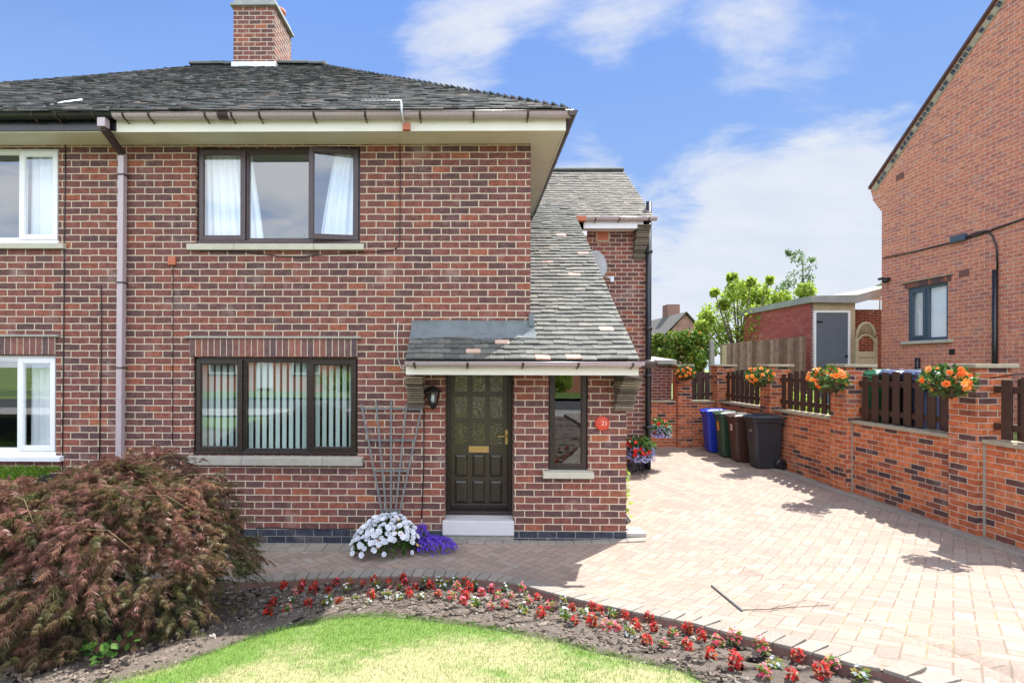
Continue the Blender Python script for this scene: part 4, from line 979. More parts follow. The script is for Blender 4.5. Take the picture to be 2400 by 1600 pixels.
for ax, a, b, lab in fence_defs:
    f = empty('paling_fence', (WX+.13, (a+b)/2, CZ), lab, 'fence panel', 'dark brown fence panels between the piers')
    m1, m2 = MB(), MB(); pales(m1, m2, 'y', a, b, WX+.13, CZ, 1.93, .11, 1); m1.build('pales', M['wood_brown'], f, bevel=.003); split_rails(m2, f)
f = empty('paling_fence', (5.7, 12.6, CZ), 'small dark paling panel at the end of the drive, facing the street', 'fence panel', 'dark brown fence panels between the piers')
m1, m2 = MB(), MB(); pales(m1, m2, 'x', 5.41, 5.98, 12.6, CZ, 1.92, .05, 1, .19); m1.build('pales', M['wood_brown'], f); split_rails(m2, f)
# arching wires above two panels
wr = MB(); wr.tube([(6.15, 6.03, 1.98), (6.2, 5.8, 2.03), (6.22, 5.3, 2.06), (6.22, 4.8, 2.02), (6.22, 4.3, 1.9)], .008, 6); tag(wr.build('arched_wire', M['black_metal']), 'thin black wire arching over the nearest fence panel', 'wire', 'arched wires on the fence')
wr = MB(); wr.tube([(6.0, 12.36, 1.92), (6.12, 12.0, 1.98), (6.2, 11.4, 1.9), (6.2, 11.0, 1.8)], .008, 6); tag(wr.build('arched_wire', M['black_metal']), 'thin dark wire curving from the corner pier over the far fence panel', 'wire', 'arched wires on the fence')

# little brick store at the end of the drive
st = empty('brick_store', (4.0, 13.4, 0), 'small dark brick store with pale slab roof beyond the end wall', 'outbuilding')
s = MB(); s.box(2.6, 5.03, 12.75, 14.6, -.2, 2.12, .5); s.build('wall', M['brick_dark'], st)
s = MB(); s.add([(2.4, 12.6, 2.14), (5.1, 12.6, 2.16), (5.08, 14.8, 2.32), (2.4, 14.8, 2.32), (2.4, 12.6, 2.24), (5.1, 12.6, 2.26), (5.08, 14.8, 2.42), (2.4, 14.8, 2.42)], [(0, 1, 5, 4), (4, 5, 6, 7), (1, 2, 6, 5), (0, 3, 2, 1)]); s.build('roof', M['render_grey'], st)

# ---------------------------------------------------------------- gabled neighbour house
NX = 10.67
nh = empty('gable_house', (NX+3, 9.5, 1.0), 'tall orange brick house with steep gable on the right', 'house')
yc, zc0 = PX(2067, 455, NX); y_apex = yc-5.0; tip_y, tip_z = PX(2040, 444, NX); y2, z2 = PX(2338, 2, NX)
sl_ = (z2-tip_z)/(tip_y-y2); yl = yc-10.0; apz = tip_z+sl_*(tip_y-y_apex)
Wy = [PX(2127, 676, NX), PX(2222, 660, NX), PX(2127, 800, NX), PX(2222, 795, NX)]
wy0, wy1 = Wy[1][0], Wy[0][0]; wz0, wz1 = (Wy[2][1]+Wy[3][1])/2, (Wy[0][1]+Wy[1][1])/2
m = MB()
ys = [yl, wy0, wy1, yc]; zs = [.6, wz0, wz1, zc0]
for i in range(3):
    for j in range(3):
        if i == 1 and j == 1: continue
        m.quad((NX, ys[i], zs[j]), (NX, ys[i], zs[j+1]), (NX, ys[i+1], zs[j+1]), (NX, ys[i+1], zs[j]), .5)
zr0 = tip_z+sl_*(tip_y-yc)-.01
m.add([(NX, yl, zc0), (NX, yl, zr0), (NX, y_apex, zr0+sl_*5.0), (NX, yc, zr0), (NX, yc, zc0)], [(0, 1, 2, 3, 4)], .5)
# corbelled eave shoulder
for k in range(5): m.box(NX, NX+.3, yc, yc+.06*(k+1), zc0-.42+.083*k, zc0-.42+.083*(k+1)-.001, .5)
m.add([(NX, yc, zc0), (NX, yc+.30, zc0), (NX, tip_y, tip_z-.01), (NX, yc, zr0)], [(0, 1, 2, 3)], .5)
e = .1
for (a, b) in ((wy0, wy1),):
    m.quad((NX, a, wz0), (NX+e, a, wz0), (NX+e, a, wz1), (NX, a, wz1), .5); m.quad((NX, b, wz0), (NX, b, wz1), (NX+e, b, wz1), (NX+e, b, wz0), .5)
    m.quad((NX, a, wz1), (NX+e, a, wz1), (NX+e, b, wz1), (NX, b, wz1), .5); m.quad((NX, a, wz0), (NX, b, wz0), (NX+e, b, wz0), (NX+e, a, wz0), .5)
m.quad((NX, yc, .6), (NX, yc, zc0), (NX+9, yc, zc0), (NX+9, yc, .6), .5); m.quad((NX, yl, .6), (NX+9, yl, .6), (NX+9, yl, zc0), (NX, yl, zc0), .5)
m.build('wall', M['brick_near'], nh)
# roof with verge
r = MB(); ln = (y_apex-tip_y); 
def RV(y, dz=0): return tip_z+sl_*(tip_y-y)+dz
for (ya, yb, sgn) in ((tip_y, y_apex, 1), (2*y_apex-tip_y, y_apex, 1)):
    za = tip_z; zb_ = RV(y_apex)
    r.add([(NX-.06, ya, za), (NX-.06, yb, zb_), (NX+9, yb, zb_), (NX+9, ya, za), (NX-.06, ya, za+.07), (NX-.06, yb, zb_+.07), (NX+9, yb, zb_+.07), (NX+9, ya, za+.07)], [(0, 1, 2, 3), (4, 7, 6, 5), (0, 4, 5, 1), (0, 3, 7, 4)], .6)
r.build('roof', rndmat('dark verge tiles', [(0, (.1, .05, .05)), (1, (.13, .07, .065))], .8), nh)
# dentil strip under the verge
dn_ = MB(); L_ = sqrt((tip_y-y_apex)**2+(RV(y_apex)-tip_z)**2); dirv = Vector((0, y_apex-tip_y, RV(y_apex)-tip_z)).normalized(); up_ = Vector((0, -dirv.z, dirv.y)); up_ = up_ if up_.z > 0 else -up_
base = Vector((NX, tip_y, tip_z)); d = .25; st_pale = MB()
while d < L_:
    dark = rng.random() < .72
    A = base+dirv*d-up_*.17
    for (mb_) in ((dn_ if dark else st_pale),):
        vs = [A+dirv*i*.085+up_*j*.115+Vector((-k*.02, 0, 0)) for k in (0, 1) for i, j in ((0, 0), (1, 0), (1, 1), (0, 1))]
        mb_.add(vs, [(4, 5, 6, 7), (0, 4, 7, 3), (1, 2, 6, 5), (0, 1, 5, 4), (3, 7, 6, 2)], rng.random())
    d += .115
dn_.build('verge_banding', M['brick_blue'], nh)
st_pale.build('pale_verge_banding', M['cap'], nh)
vs_ = MB(); A = base+dirv*.05-up_*.04; B = base+dirv*L_-up_*.04
vs_.add([A-up_*.16+Vector((-.012, 0, 0)), B-up_*.16+Vector((-.012, 0, 0)), B+Vector((-.012, 0, 0)), A+Vector((-.012, 0, 0))], [(0, 1, 2, 3)]); vs_.build('verge_mortar', M['cap'], nh)
# neighbour's side window
fr = MB(); f = .07
def bar(mb, ya, yb, za, zb, x0=NX+.03, x1=NX+.09): mb.box(x0, x1, ya, yb, za, zb, .5)
mid = wy0+(wy1-wy0)*.52
bar(fr, wy0, wy0+f, wz0, wz1); bar(fr, wy1-f, wy1, wz0, wz1); bar(fr, wy0+f, wy1-f, wz1-f, wz1); bar(fr, wy0+f, wy1-f, wz0, wz0+f); bar(fr, mid-.035, mid+.035, wz0+f, wz1-f)
win = fr.build('window', M['slate_frame'], nh, bevel=.004)
cs = MB(); bar(cs, mid+.035, mid+.1, wz0+f, wz1-f, NX+.01, NX+.05); bar(cs, wy1-f-.06, wy1-f, wz0+f, wz1-f, NX+.01, NX+.05); bar(cs, mid+.1, wy1-f-.06, wz1-f-.06, wz1-f, NX+.01, NX+.05); bar(cs, mid+.1, wy1-f-.06, wz0+f, wz0+f+.06, NX+.01, NX+.05); cs.build('casement', M['slate_frame'], win, bevel=.004)
for ya, yb in ((wy0+f, mid-.035), (mid+.035, wy1-f)):
    gl = MB(); gl.quad((NX+.06, ya, wz0+f), (NX+.06, ya, wz1-f), (NX+.06, yb, wz1-f), (NX+.06, yb, wz0+f)); gl.build('pane', M['glass'], win)
cu = MB(); cu.quad((NX+.11, wy0, wz0), (NX+.11, wy0, wz1), (NX+.11, wy1, wz1), (NX+.11, wy1, wz0)); cu.build('blind', M['curtain'], win)
s = MB(); s.box(NX-.07, NX+.03, wy0-.12, wy1+.12, wz0-.075, wz0, .5); s.build('sill', M['stone_pale'], nh, bevel=.01)
s = MB(); n = int((wy1-wy0+.16)/.08)
for i in range(n): y = wy0-.08+i*.08; s.box(NX-.018, NX+.02, y+.004, y+.076, wz1+.004, wz1+.13, rng.random())
s.build('lintel', M['brick_loose'], nh); s = MB(); s.box(NX-.05, NX+.01, wy0-.14, wy1+.14, wz1+.135, wz1+.165, .5); s.build('lintel_capping', M['cap'], nh)
# its services
py_, pz_ = PX(2338, 632, NX); s = MB(); s.tube([(NX-.05, py_, .9), (NX-.05, py_, pz_)], .045, 12); dpn = s.build('downpipe', M['black_plastic'], nh)
def NC(pts, rad, mat='black_plastic', name='cable'):
    c = MB(); q = [];
    for p in pts: y, z = PX(p[0], p[1], NX-.03); q.append((NX-.03, y, z))
    c.tube(q, rad, 6); return c.build(name, M[mat], nh)
NC([(2069, 605), (2150, 588), (2230, 568), (2262, 560), (2300, 548), (2400, 512)], .018); NC([(2250, 562), (2290, 545), (2312, 541), (2326, 552), (2336, 580), (2338, 632)], .016)
by, bz = PX(2246, 558, NX-.05); s = MB(); s.box(NX-.09, NX, by-.16, by+.16, bz-.08, bz+.07, .5); s.build('junction_box', M['slate_frame'], nh, bevel=.01)
for (px, py) in ((2110, 414), (2260, 640)):
    y, z = PX(px, py, NX); s = MB()
    s.box(NX-.012, NX, y-.11, y+.11, z-.07, z+.07, .5); s.build('air_brick', M['terracotta'] if False else M['brick_loose'], nh)
y, z = PX(2232, 824, NX); s = MB(); s.box(NX-.02, NX+.0, y-.06, y+.06, z-.06, z+.06, .5); s.build('vent', M['black_plastic'], nh)
y, z = PX(2240, 362, NX)
y, z = PX(2084, 656, NX); cam_ = empty('security_camera', (NX, y, z), 'small black security camera on the corner of the gable house', 'camera')
s = MB(); s.box(NX-.08, NX, y-.05, y+.05, z-.03, z+.06, .5); s.build('mount', M['black_plastic'], cam_, bevel=.01); s = MB(); s.blob((NX-.12, y-.02, z-.03), .07, .07, .06, n=10, k=6); s.tube([(NX-.1, y+.05, z+.05), (NX-.12, y+.18, z+.05)], .035, 8); s.build('camera_head', M['black_plastic'], cam_)
y, z = PX(2228, 315, NX); s = MB(); s.tube([(NX, y, z), (NX-.03, y+.4, z-.02)], .012, 5); s.build('wall_tie', M['galv'], nh)
s = MB(); y, z = PX(2156, 848, NX); s.tube([(NX-.06, y, z-.4), (NX-.06, y, z+.1)], .05, 8); s.build('flue', M['black_plastic'], nh)

# ---------------------------------------------------------------- flat-roofed garage behind
GY = 13.8; gx0_, gzt = P(1900, 701, GY); ga = empty('garage', (gx0_+1.5, GY+1, 1), 'flat roofed brick garage block with grey door behind the gable house', 'garage')
gx1 = 14.5; zt2 = gzt-.1
m = MB(); dxa, dza = P(1908, 732, GY); dxb, _ = P(1988, 732, GY)
cxa = P(1992, 700, GY)[0]
m.quad((gx0_, GY, .8), (dxa-.03, GY, .8), (dxa-.03, GY, zt2), (gx0_, GY, zt2), .5); 
m.quad((cxa+.12, GY+1.6, .8), (gx1, GY+1.6, .8), (gx1, GY+1.6, zt2), (cxa+.12, GY+1.6, zt2), .5); m.build('wall', M['brick_dark'], ga)
m = MB(); m.quad((gx0_, GY, .8), (gx0_, GY, zt2), (gx0_, 17.2, zt2), (gx0_, 17.2, .8), .5); m.build('painted_side_wall', M['painted_brick'], ga)
m = MB(); zr_l = zt2
# roof edge: level over the door, then rising to the right
zr_r = P(2067, 685, GY-.2)[1]
m.add([(gx0_-.08, GY-.15, zt2), (cxa+.1, GY-.15, zt2-.02), (12.0, GY-.15, zr_r+.15), (12.0, GY-.15, zr_r+.38), (cxa+.1, GY-.15, zt2+.2), (gx0_-.08, GY-.15, zt2+.17),
       (gx0_-.08, 17.4, zt2), (cxa+.1, 17.4, zt2-.02), (12.0, 17.4, zr_r+.15), (12.0, 17.4, zr_r+.38), (cxa+.1, 17.4, zt2+.2), (gx0_-.08, 17.4, zt2+.17)],
      [(0, 1, 4, 5), (1, 2, 3, 4), (5, 4, 10, 11), (4, 3, 9, 10), (0, 5, 11, 6), (0, 6, 7, 1), (1, 7, 8, 2), (2, 8, 9, 3)], .5); m.build('roof', M['render_grey'], ga)
m = MB(); m.box(cxa+.0, cxa+.12, GY-.03, GY+.1, .8, zt2, .5); m.box(dxa-.03, cxa, GY-.03, GY+.08, dza+.05, zt2-.002, .5); m.build('timber_post', M['wood_pale'], ga)
m = MB(); m.ring(dxa-.03, dxb+.03, .9, dza+.05, GY-.05, GY+.03, .06); df = m.build('door_frame', M['upvc_white'], ga, bevel=.004)
m = MB(); m.box(dxa+.03, dxb-.03, GY-.03, GY+.01, .96, dza-.01, .5); gd = m.build('door', M['slate_door'], ga)
m = MB(); m.box(dxa+.03, dxa+.2, GY-.045, GY-.031, dza-.28, dza-.24, .5); m.box(dxb-.1, dxb-.04, GY-.05, GY-.031, 2.35, 2.42, .5); m.build('hinge', M['black_metal'], gd)
m = MB(); m.box(cxa+.2, 12, GY-.05, GY-.0, zr_r-.18, zr_r-.12, .5); m.build('rail', M['upvc_white'], ga)
# arched trellis gate
ax0, az0 = P(2004, 850, 13.5); ax1, _ = P(2055, 850, 13.5); gt = empty('trellis_gate', ((ax0+ax1)/2, 13.5, 1), 'arch topped timber gate with lattice between garage and gable house', 'gate')
m = MB(); zc_ = P(2030, 800, 13.5)[1]; zt3 = P(2030, 757, 13.5)[1]; n = 12; wd = (ax1-ax0)
m.box(ax0, ax0+.07, 13.47, 13.53, 1.0, zc_+.1, .5); m.box(ax1-.07, ax1, 13.47, 13.53, 1.0, zc_+.1, .5)
arc = [(ax0+.035+(wd-.07)*i/n, 13.5, zc_+.08+(zt3-zc_-.08)*sqrt(max(0, 1-(2*i/n-1)**2))) for i in range(n+1)]; m.tube(arc, .035, 6)
arc2 = [(ax0+.035+(wd-.07)*i/n, 13.5, zc_-.12+(zt3-zc_-.2)*sqrt(max(0, 1-(2*i/n-1)**2))) for i in range(n+1)]; m.tube(arc2, .03, 6); m.build('frame', M['wood_pale'], gt)
m = MB()
for k in range(-8, 12):
    for sg in (1, -1):
        x = ax0+.07*k; q = []
        for s_ in range(30):
            X = x+s_*.03*1.0 if sg > 0 else ax1-.07*k-s_*.03; Z = zc_-.1+s_*.03
            u = (X-ax0)/wd
            if .05 < u < .95:
                lo = zc_-.12+(zt3-zc_-.2)*sqrt(max(0, 1-(2*u-1)**2)); hi = zc_+.08+(zt3-zc_-.08)*sqrt(max(0, 1-(2*u-1)**2))
                if lo < Z < hi: q.append((X, 13.5+.01*sg, Z))
        if len(q) > 1: m.tube([q[0], q[-1]], .011, 4)
m.build('lattice', M['wood_pale'], gt)
m = MB()
for k in range(9):
    z = 1.0+k*.17
    if z < zc_+.2: m.box(ax0+.07, ax1-.07, 13.49, 13.51, z, z+.15, rng.random())
m.build('boards', M['wood_pale'], gt)
# timber fence of old boards
fe = empty('board_fence', (8.4, 14.5, 1), 'weathered close board fence in front of the painted garage wall', 'fence')
A = Vector((*[P(1890, 787, 13.2)[0], 13.2], 0)); zA = P(1890, 787, 13.2)[1]; B = Vector((P(1693, 806, 16)[0], 16, 0)); zB = P(1693, 806, 16)[1]
n = 32; m = MB(); dv_ = (B-A)/n; nv = Vector((-dv_.y, dv_.x, 0)).normalized()
for i in range(n):
    p = A+dv_*i; q = A+dv_*(i+.96); z = zA+(zB-zA)*i/n+rng.uniform(-.015, .015); o_ = nv*(.0 if i % 2 else .015)
    m.add([(p.x+o_.x, p.y+o_.y, .8), (q.x+o_.x, q.y+o_.y, .8), (q.x+o_.x, q.y+o_.y, z), (p.x+o_.x, p.y+o_.y, z), (p.x-o_.x-.02, p.y, .8), (q.x-.02, q.y, .8), (q.x-.02, q.y, z), (p.x-.02, p.y, z)], [(0, 1, 2, 3), (7, 6, 5, 4), (3, 2, 6, 7), (0, 3, 7, 4), (1, 5, 6, 2)], rng.random())
m.build('boards', M['wood_fence'], fe)
px_, pz_ = P(1668, 800, 14.0); m = MB(); m.box(px_-.06, px_+.06, 13.94, 14.06, .8, P(1668, 797, 14)[1], .5); tag(m.build('gate_post', M['render_grey'], bevel=.02), 'pale concrete post between the ivy and the board fence', 'post')
m = MB(); x_, z_ = P(1694, 810, 14.6); m.box(x_-.07, x_+.07, 14.5, 14.62, .8, z_, .5); tag(m.build('fence_post', M['wood_pale'], bevel=.01), 'yellowish timber post at the left end of the board fence', 'post')

# far house
fh = empty('far_house', (15, 36, 1), 'distant brick house with grey roof beyond the trees', 'house')
Yh = 34; pr = [P(1523, 762, Yh), P(1604, 733, Yh), P(1648, 766, Yh)]; ex = P(1552, 790, Yh)[0]
gxl = P(1560, 775, Yh)[0]; gxr = P(1652, 775, Yh)[0]; gzl = P(1560, 788, Yh)[1]; apx, apz2 = P(1606, 736, Yh)
M['brick_far'] = brick('far brick', [(0, (.16, .08, .07)), (1, (.32, .13, .1))], (.5, .45, .4), seed=2)
m = MB(); m.add([(gxl, Yh, -.3), (gxr, Yh, -.3), (gxr, Yh, gzl), (apx, Yh, apz2), (gxl, Yh, gzl)], [(0, 1, 2, 3, 4)], .5); m.quad((gxl, Yh, -.3), (gxl, Yh+12, -.3), (gxl, Yh+12, gzl), (gxl, Yh, gzl)); m.box(gxl-9, gxl, Yh+3, Yh+9, -.3, gzl, .5); m.build('wall', M['brick_far'], fh)
m = MB(); lx = gxl-.5; e_ = .25
m.add([(gxl-.5, Yh-e_, gzl-.25), (apx, Yh-e_, apz2+.15), (apx, Yh+12, apz2+.15), (gxl-.5, Yh+12, gzl-.25), (gxr+.4, Yh-e_, gzl-.25), (gxr+.4, Yh+12, gzl-.25)], [(0, 1, 2, 3), (1, 4, 5, 2)], .3)
m.add([(gxl-9.5, Yh+2.6, gzl-.2), (apx, Yh+2.6, gzl-.2), (apx, Yh+6, apz2-.1), (gxl-9.5, Yh+6, apz2-.1)], [(0, 1, 2, 3)], .6); m.build('roof', M['tile_ext'], fh)
x_, z_ = P(1579, 735, Yh+3); m = MB(); m.box(x_-.45, x_+.45, Yh+3, Yh+4, z_-2, P(1579, 713, Yh+3)[1], .5); m.build('chimney', M['brick_dark'], fh)

# ---------------------------------------------------------------- the opposite side of the street (seen in the window reflections)
for k, xx in enumerate((-13.5, -3.0, 7.5)):
    oh = empty('street_house', (xx, -21, .6), ['brick house across the street, reflected, left of three', 'brick house across the street with a white door, middle of three', 'brick house across the street, right of three'][k], 'house', 'houses across the street')
    m = MB(); m.box(xx-4.3, xx+4.3, -27, -20, 0, 5.4, .5); m.build('wall', M['brick_near'], oh)
    m = MB(); m.add([(xx-4.6, -19.6, 5.3), (xx+4.6, -19.6, 5.3), (xx+4.6, -27.4, 5.3), (xx-4.6, -27.4, 5.3), (xx-4.6, -23.5, 8.2), (xx+4.6, -23.5, 8.2)], [(0, 1, 5, 4), (2, 3, 4, 5), (0, 4, 3), (1, 2, 5)], .5); m.build('roof', M['tile_main'], oh)
    m = MB(); m.box(xx-.5, xx+.5, -19.99, -19.9, .6, 2.75, .5); m.build('door', M['upvc_white'], oh)
    for wx in (-2.7, 2.7):
        for wz in (1.5, 4.0): m = MB(); m.ring(xx+wx-.9, xx+wx+.9, wz, wz+1.15, -19.99, -19.92, .08); wi = m.build('window', M['upvc_white'], oh); m = MB(); m.box(xx+wx-.82, xx+wx+.82, -19.99, -19.96, wz+.08, wz+1.07, .5); m.build('pane', M['room_dark'], wi)
# ---------------------------------------------------------------- things on and by the house
# fan trellis
tx, tz = P(905, 955, YF-.03); tr = empty('fan_trellis', (P(917, 1270, YF)[0], YF-.05, 0), 'grey timber fan trellis leaning on the brick wall left of the door', 'trellis')
tops = [(847, 946), (881, 940), (917, 940), (953, 945), (989, 952)]; bots = [(900, 1225), (908, 1225), (916, 1225), (924, 1225), (931, 1225)]
m = MB()
def lath(mb, a, b, w, y0, y1):
    (xa, za), (xb, zb_) = a, b; d = Vector((xb-xa, 0, zb_-za)).normalized(); n = Vector((-d.z, 0, d.x))*w/2
    A, B = Vector((xa, 0, za)), Vector((xb, 0, zb_)); vs = [Vector((p.x, y, p.z)) for y in (y0, y1) for p in (A-n, A+n, B+n, B-n)]
    mb.add(vs, [(0, 1, 2, 3), (7, 6, 5, 4), (0, 4, 5, 1), (1, 5, 6, 2), (2, 6, 7, 3), (3, 7, 4, 0)], rng.random())
for a, b in zip(tops, bots): lath(m, P(*a, YF-.04), P(*b, YF-.05), .02, YF-.05, YF-.036)
m.build('uprights', M['wood_grey'], tr)
m = MB()
for (x0, y0, x1, y1) in ((846, 957, 990, 958), (857, 1031, 975, 1031), (874, 1103, 956, 1103), (892, 1196, 936, 1196)): lath(m, P(x0, y0, YF-.03), P(x1, y1, YF-.03), .022, YF-.035, YF-.022)
m.build('crossbars', M['wood_grey'], tr)
# lantern
lx, lz = P(1014, 930, YF-.12); la = empty('wall_lantern', (lx, YF, lz), 'black half lantern lamp on the wall beside the front door', 'lamp')
m = MB(); yl_ = YF-.10
m.lathe([(0, .135), (.03, .125), (.10, .07), (.11, .055), (.075, .05), (0, .05)], (lx, yl_, lz), 8); m.tube([(lx, YF, lz-.1), (lx, YF-.06, lz-.135), (lx, yl_, lz-.12)], .012, 8); m.lathe([(0, -.15), (.012, -.15), (.02, -.12), (.05, -.09), (.055, -.075), (0, -.075)], (lx, yl_, lz), 8)
m.box(lx-.035, lx+.035, YF-.012, YF, lz-.14, lz+.08, .5)
for k in range(6):
    q = 2*pi*k/6; m.tube([(lx+.05*cos(q), yl_+.05*sin(q), lz-.08), (lx+.078*cos(q), yl_+.078*sin(q), lz+.055)], .006, 5)
m.build('lamp_body', M['black_metal'], la); m = MB(); m.lathe([(.048, -.078), (.074, .052)], (lx, yl_, lz), 6); m.build('lamp_glass', M['glass'], la)
m = MB(); m.tube([(lx, yl_, lz-.06), (lx, yl_, lz+.03)], .02, 8); m.build('bulb', M['curtain'], la)
# number plaque
nx_, nz_ = P(1412, 992, YF-.02); pl = empty('house_number', (nx_, YF, nz_), 'round red plaque with the number 21 on the porch wall', 'sign')
m = MB(); T = lambda v: Vector((nx_+v.x, YF-v.z, nz_+v.y)); m.lathe([(0, .022), (.078, .022), (.087, .016), (.087, 0)], (0, 0, 0), 28, T=T); m.lathe([(.07, .0225), (.072, .026), (.077, .026), (.079, .0215)], (0, 0, 0), 28, T=T); m.build('plaque', M['red_plaque'], pl)
def text(s, size, loc, rot, mat, parent, name, ext=.001):
    cu = bpy.data.curves.new(name, 'FONT'); cu.body = s; cu.size = size; cu.align_x = 'CENTER'; cu.align_y = 'CENTER'; cu.extrude = ext
    tmp = bpy.data.objects.new(name, cu); COL.objects.link(tmp); dg = bpy.context.evaluated_depsgraph_get(); me = bpy.data.meshes.new_from_object(tmp.evaluated_get(dg)); bpy.data.objects.remove(tmp)
    me.materials.clear(); me.materials.append(mat); o = bpy.data.objects.new(name, me); COL.objects.link(o); o.parent = parent; o.location = loc; o.rotation_euler = rot; return o
text('21', .075, (.022, -.0235, 0), (pi/2, 0, 0), M['digits'], pl, 'numerals')
# satellite dish on the wing wall
dxp, dzp = P(1402, 617, 9.35); ds = empty('satellite_dish', (dxp+.1, YX, dzp), 'grey satellite dish behind the edge of the tiled porch roof', 'satellite dish')
m = MB(); nrm = Vector((.45, -.86, .25)).normalized(); Q = nrm.to_track_quat('Z', 'Y'); T = lambda v: Vector((dxp, 9.35, dzp))+Q @ Vector((v.x*.8, v.y, v.z))
m.lathe([(0, -.03), (.1, -.026), (.2, -.01), (.255, .01), (.262, .006), (.2, -.018), (0, -.04)], (0, 0, 0), 28, T=T); m.build('dish', M['dish'], ds)
m = MB(); e0 = T(Vector((0, -.26, 0))); ex_, ez_ = P(1432, 652, 9.05); tip = Vector((ex_, 9.05, ez_)); m.tube([e0, tip], .01, 6); m.tube([Vector((dxp, 9.38, dzp)), (dxp+.05, YX, dzp-.1)], .02, 8); m.build('arm', M['galv'], ds)
m = MB(); m.tube([tip+Vector((-.06, .04, .02)), tip], .035, 10); m.box(tip.x-.02, tip.x+.05, tip.y-.03, tip.y+.03, tip.z-.07, tip.z+.03, .5); m.build('receiver', M['galv'], ds, bevel=.005)
# aerial on the gutter
bx2, bz2 = P(945, 287, 5.5); tx2, tz2 = P(939, 236, 5.5); ae = empty('tv_aerial', (bx2, 5.6, bz2), 'thin television aerial clamped to the gutter above the upper window', 'aerial')
m = MB(); m.tube([(bx2, 5.52, bz2), (tx2+.01, 5.5, tz2-.1), (tx2, 5.5, tz2)], .011, 8); m.build('mast', M['galv'], ae)
m = MB(); a_ = Vector((tx2, 5.5, tz2)); b_ = Vector((P(842, 225, 5.3)[0], 5.4, P(842, 225, 5.3)[1])); m.tube([a_, b_], .007, 6)
for k in range(9): c = a_.lerp(b_, (k+.5)/9); m.tube([c+Vector((.02, -.11, -.01)), c+Vector((-.02, .11, .01))], .004, 5)
m.build('boom', M['galv'], ae); m = MB(); m.box(bx2-.02, bx2+.06, 5.60, 5.65, bz2-.03, bz2+.05, .5); m.build('clamp', M['terracotta'], ae)
m = MB(); m.tube([P(100, 252, 6.0) and (P(100, 252, 5.75)[0], 5.75, P(100, 252, 5.75)[1]), (P(150, 243, 5.95)[0], 5.95, P(150, 240, 5.95)[1]), (P(192, 234, 6.1)[0], 6.1, P(192, 234, 6.1)[1])], [.012, .014, .012], 6)
tag(m.build('loose_batten', M['upvc_white']), 'pale stick lying on the left roof just above the black gutter', 'stick')

# ---------------------------------------------------------------- wheelie bins
M['bin_blue'] = plain('blue bin plastic', (.015, .04, .42), .38, var=.08); M['bin_green'] = plain('dark green bin plastic', (.022, .06, .035), .42, var=.12)
M['bin_brown'] = plain('brown bin plastic', (.05, .024, .018), .42, var=.12); M['bin_black'] = plain('charcoal bin plastic', (.022, .024, .03), .42, var=.12)
M['bin_green2'] = plain('bright green bin plastic', (.03, .2, .09), .45, var=.08); M['bin_blue2'] = plain('pale blue bin lid', (.06, .085, .18), .4, var=.08)
M['sticker'] = plain('orange sticker', (.8, .3, .06), .6); M['plate'] = plain('pale sticker', (.5, .45, .42), .5)
def bin_(x, y, z, mat, label, rot=0, lidmat=None, sc=1, group='wheelie bins'):
    """front (lid opening side) faces -X, hinge and wheels at +X"""
    lidmat = lidmat or mat
    o = empty('wheelie_bin', (0, 0, 0), label, 'wheelie bin', group)
    b = MB(); H = 1.0; n = 6
    def rr(hw, fx, bx, z, c=.05):
        pts = []
        for (cx_, cy_, a0) in ((fx+c, -hw+c, pi), (bx-c*.6, -hw+c*.6, 1.5*pi), (bx-c*.6, hw-c*.6, 0), (fx+c, hw-c, .5*pi)):
            rad = c if cx_ < (fx+bx)/2 else c*.6
            for k in range(4): q = a0+k*pi/6; pts.append((cx_+rad*cos(q), cy_+rad*sin(q), z))
        return pts
    rings = [rr(.17, .0-.19, .22, .02), rr(.172, -.2, .22, .1), rr(.215, -.262, .235, .86), rr(.235, -.285, .25, .88), rr(.235, -.285, .25, .93)]
    vs = [p for r_ in rings for p in r_]; fs = []
    for i in range(len(rings)-1):
        for k in range(16): fs.append((i*16+k, i*16+(k+1) % 16, (i+1)*16+(k+1) % 16, (i+1)*16+k))
    fs.append(tuple(range(15, -1, -1))); b.add(vs, fs, .5, 0, False)
    b.box(-.02, .24, -.14, .14, .1, .16, .5)
    b.build('body', mat, o, bevel=.006)
    l = MB(); r0, r1, r2 = rr(.245, -.305, .25, .935), rr(.245, -.305, .25, .965), rr(.2, -.25, .2, 1.01)
    r2 = [(p[0], p[1], 1.0+.03*(p[0]+.3)) for p in r2]
    vs = r0+r1+r2; fs = [(i*16+k, i*16+(k+1) % 16, (i+1)*16+(k+1) % 16, (i+1)*16+k) for i in range(2) for k in range(16)]+[tuple(32+k for k in range(16)), tuple(range(15, -1, -1))]
    l.add(vs, fs, .5, 0, False); l.box(-.33, -.30, -.12, .12, .935, .96, .5)
    for yy in (-.1, .1): l.box(-.18, .16, yy-.03, yy+.03, 1.0, 1.022, .5)
    l.build('lid', lidmat, o, bevel=.006)
    h = MB(); h.tube([(.25, -.2, .93), (.31, -.2, .96), (.31, .2, .96), (.25, .2, .93)], .014, 8); h.build('handle', mat, o)
    for yy in (-.2, .2):
        w_ = MB(); T = lambda v, yy=yy: Vector((.21+v.x, yy+v.z, .1+v.y)); w_.lathe([(0, -.025), (.07, -.025), (.095, -.018), (.1, 0), (.095, .018), (.07, .025), (0, .025)], (0, 0, 0), 18, T=T); w_.build('wheel', M['black_plastic'], o)
    a = MB(); a.tube([(.21, -.2, .1), (.21, .2, .1)], .012, 8); a.build('axle', M['galv'], o)
    o.location = (x, y, z); o.rotation_euler = (0, 0, rot); o.scale = (sc, sc, sc)
    return o
BX = 5.74
b1 = bin_(5.79, 10.03, g(5.7, 10.1)+.006, M['bin_black'], 'black wheelie bin, nearest of the row against the wall', R(-6), sc=1.05)
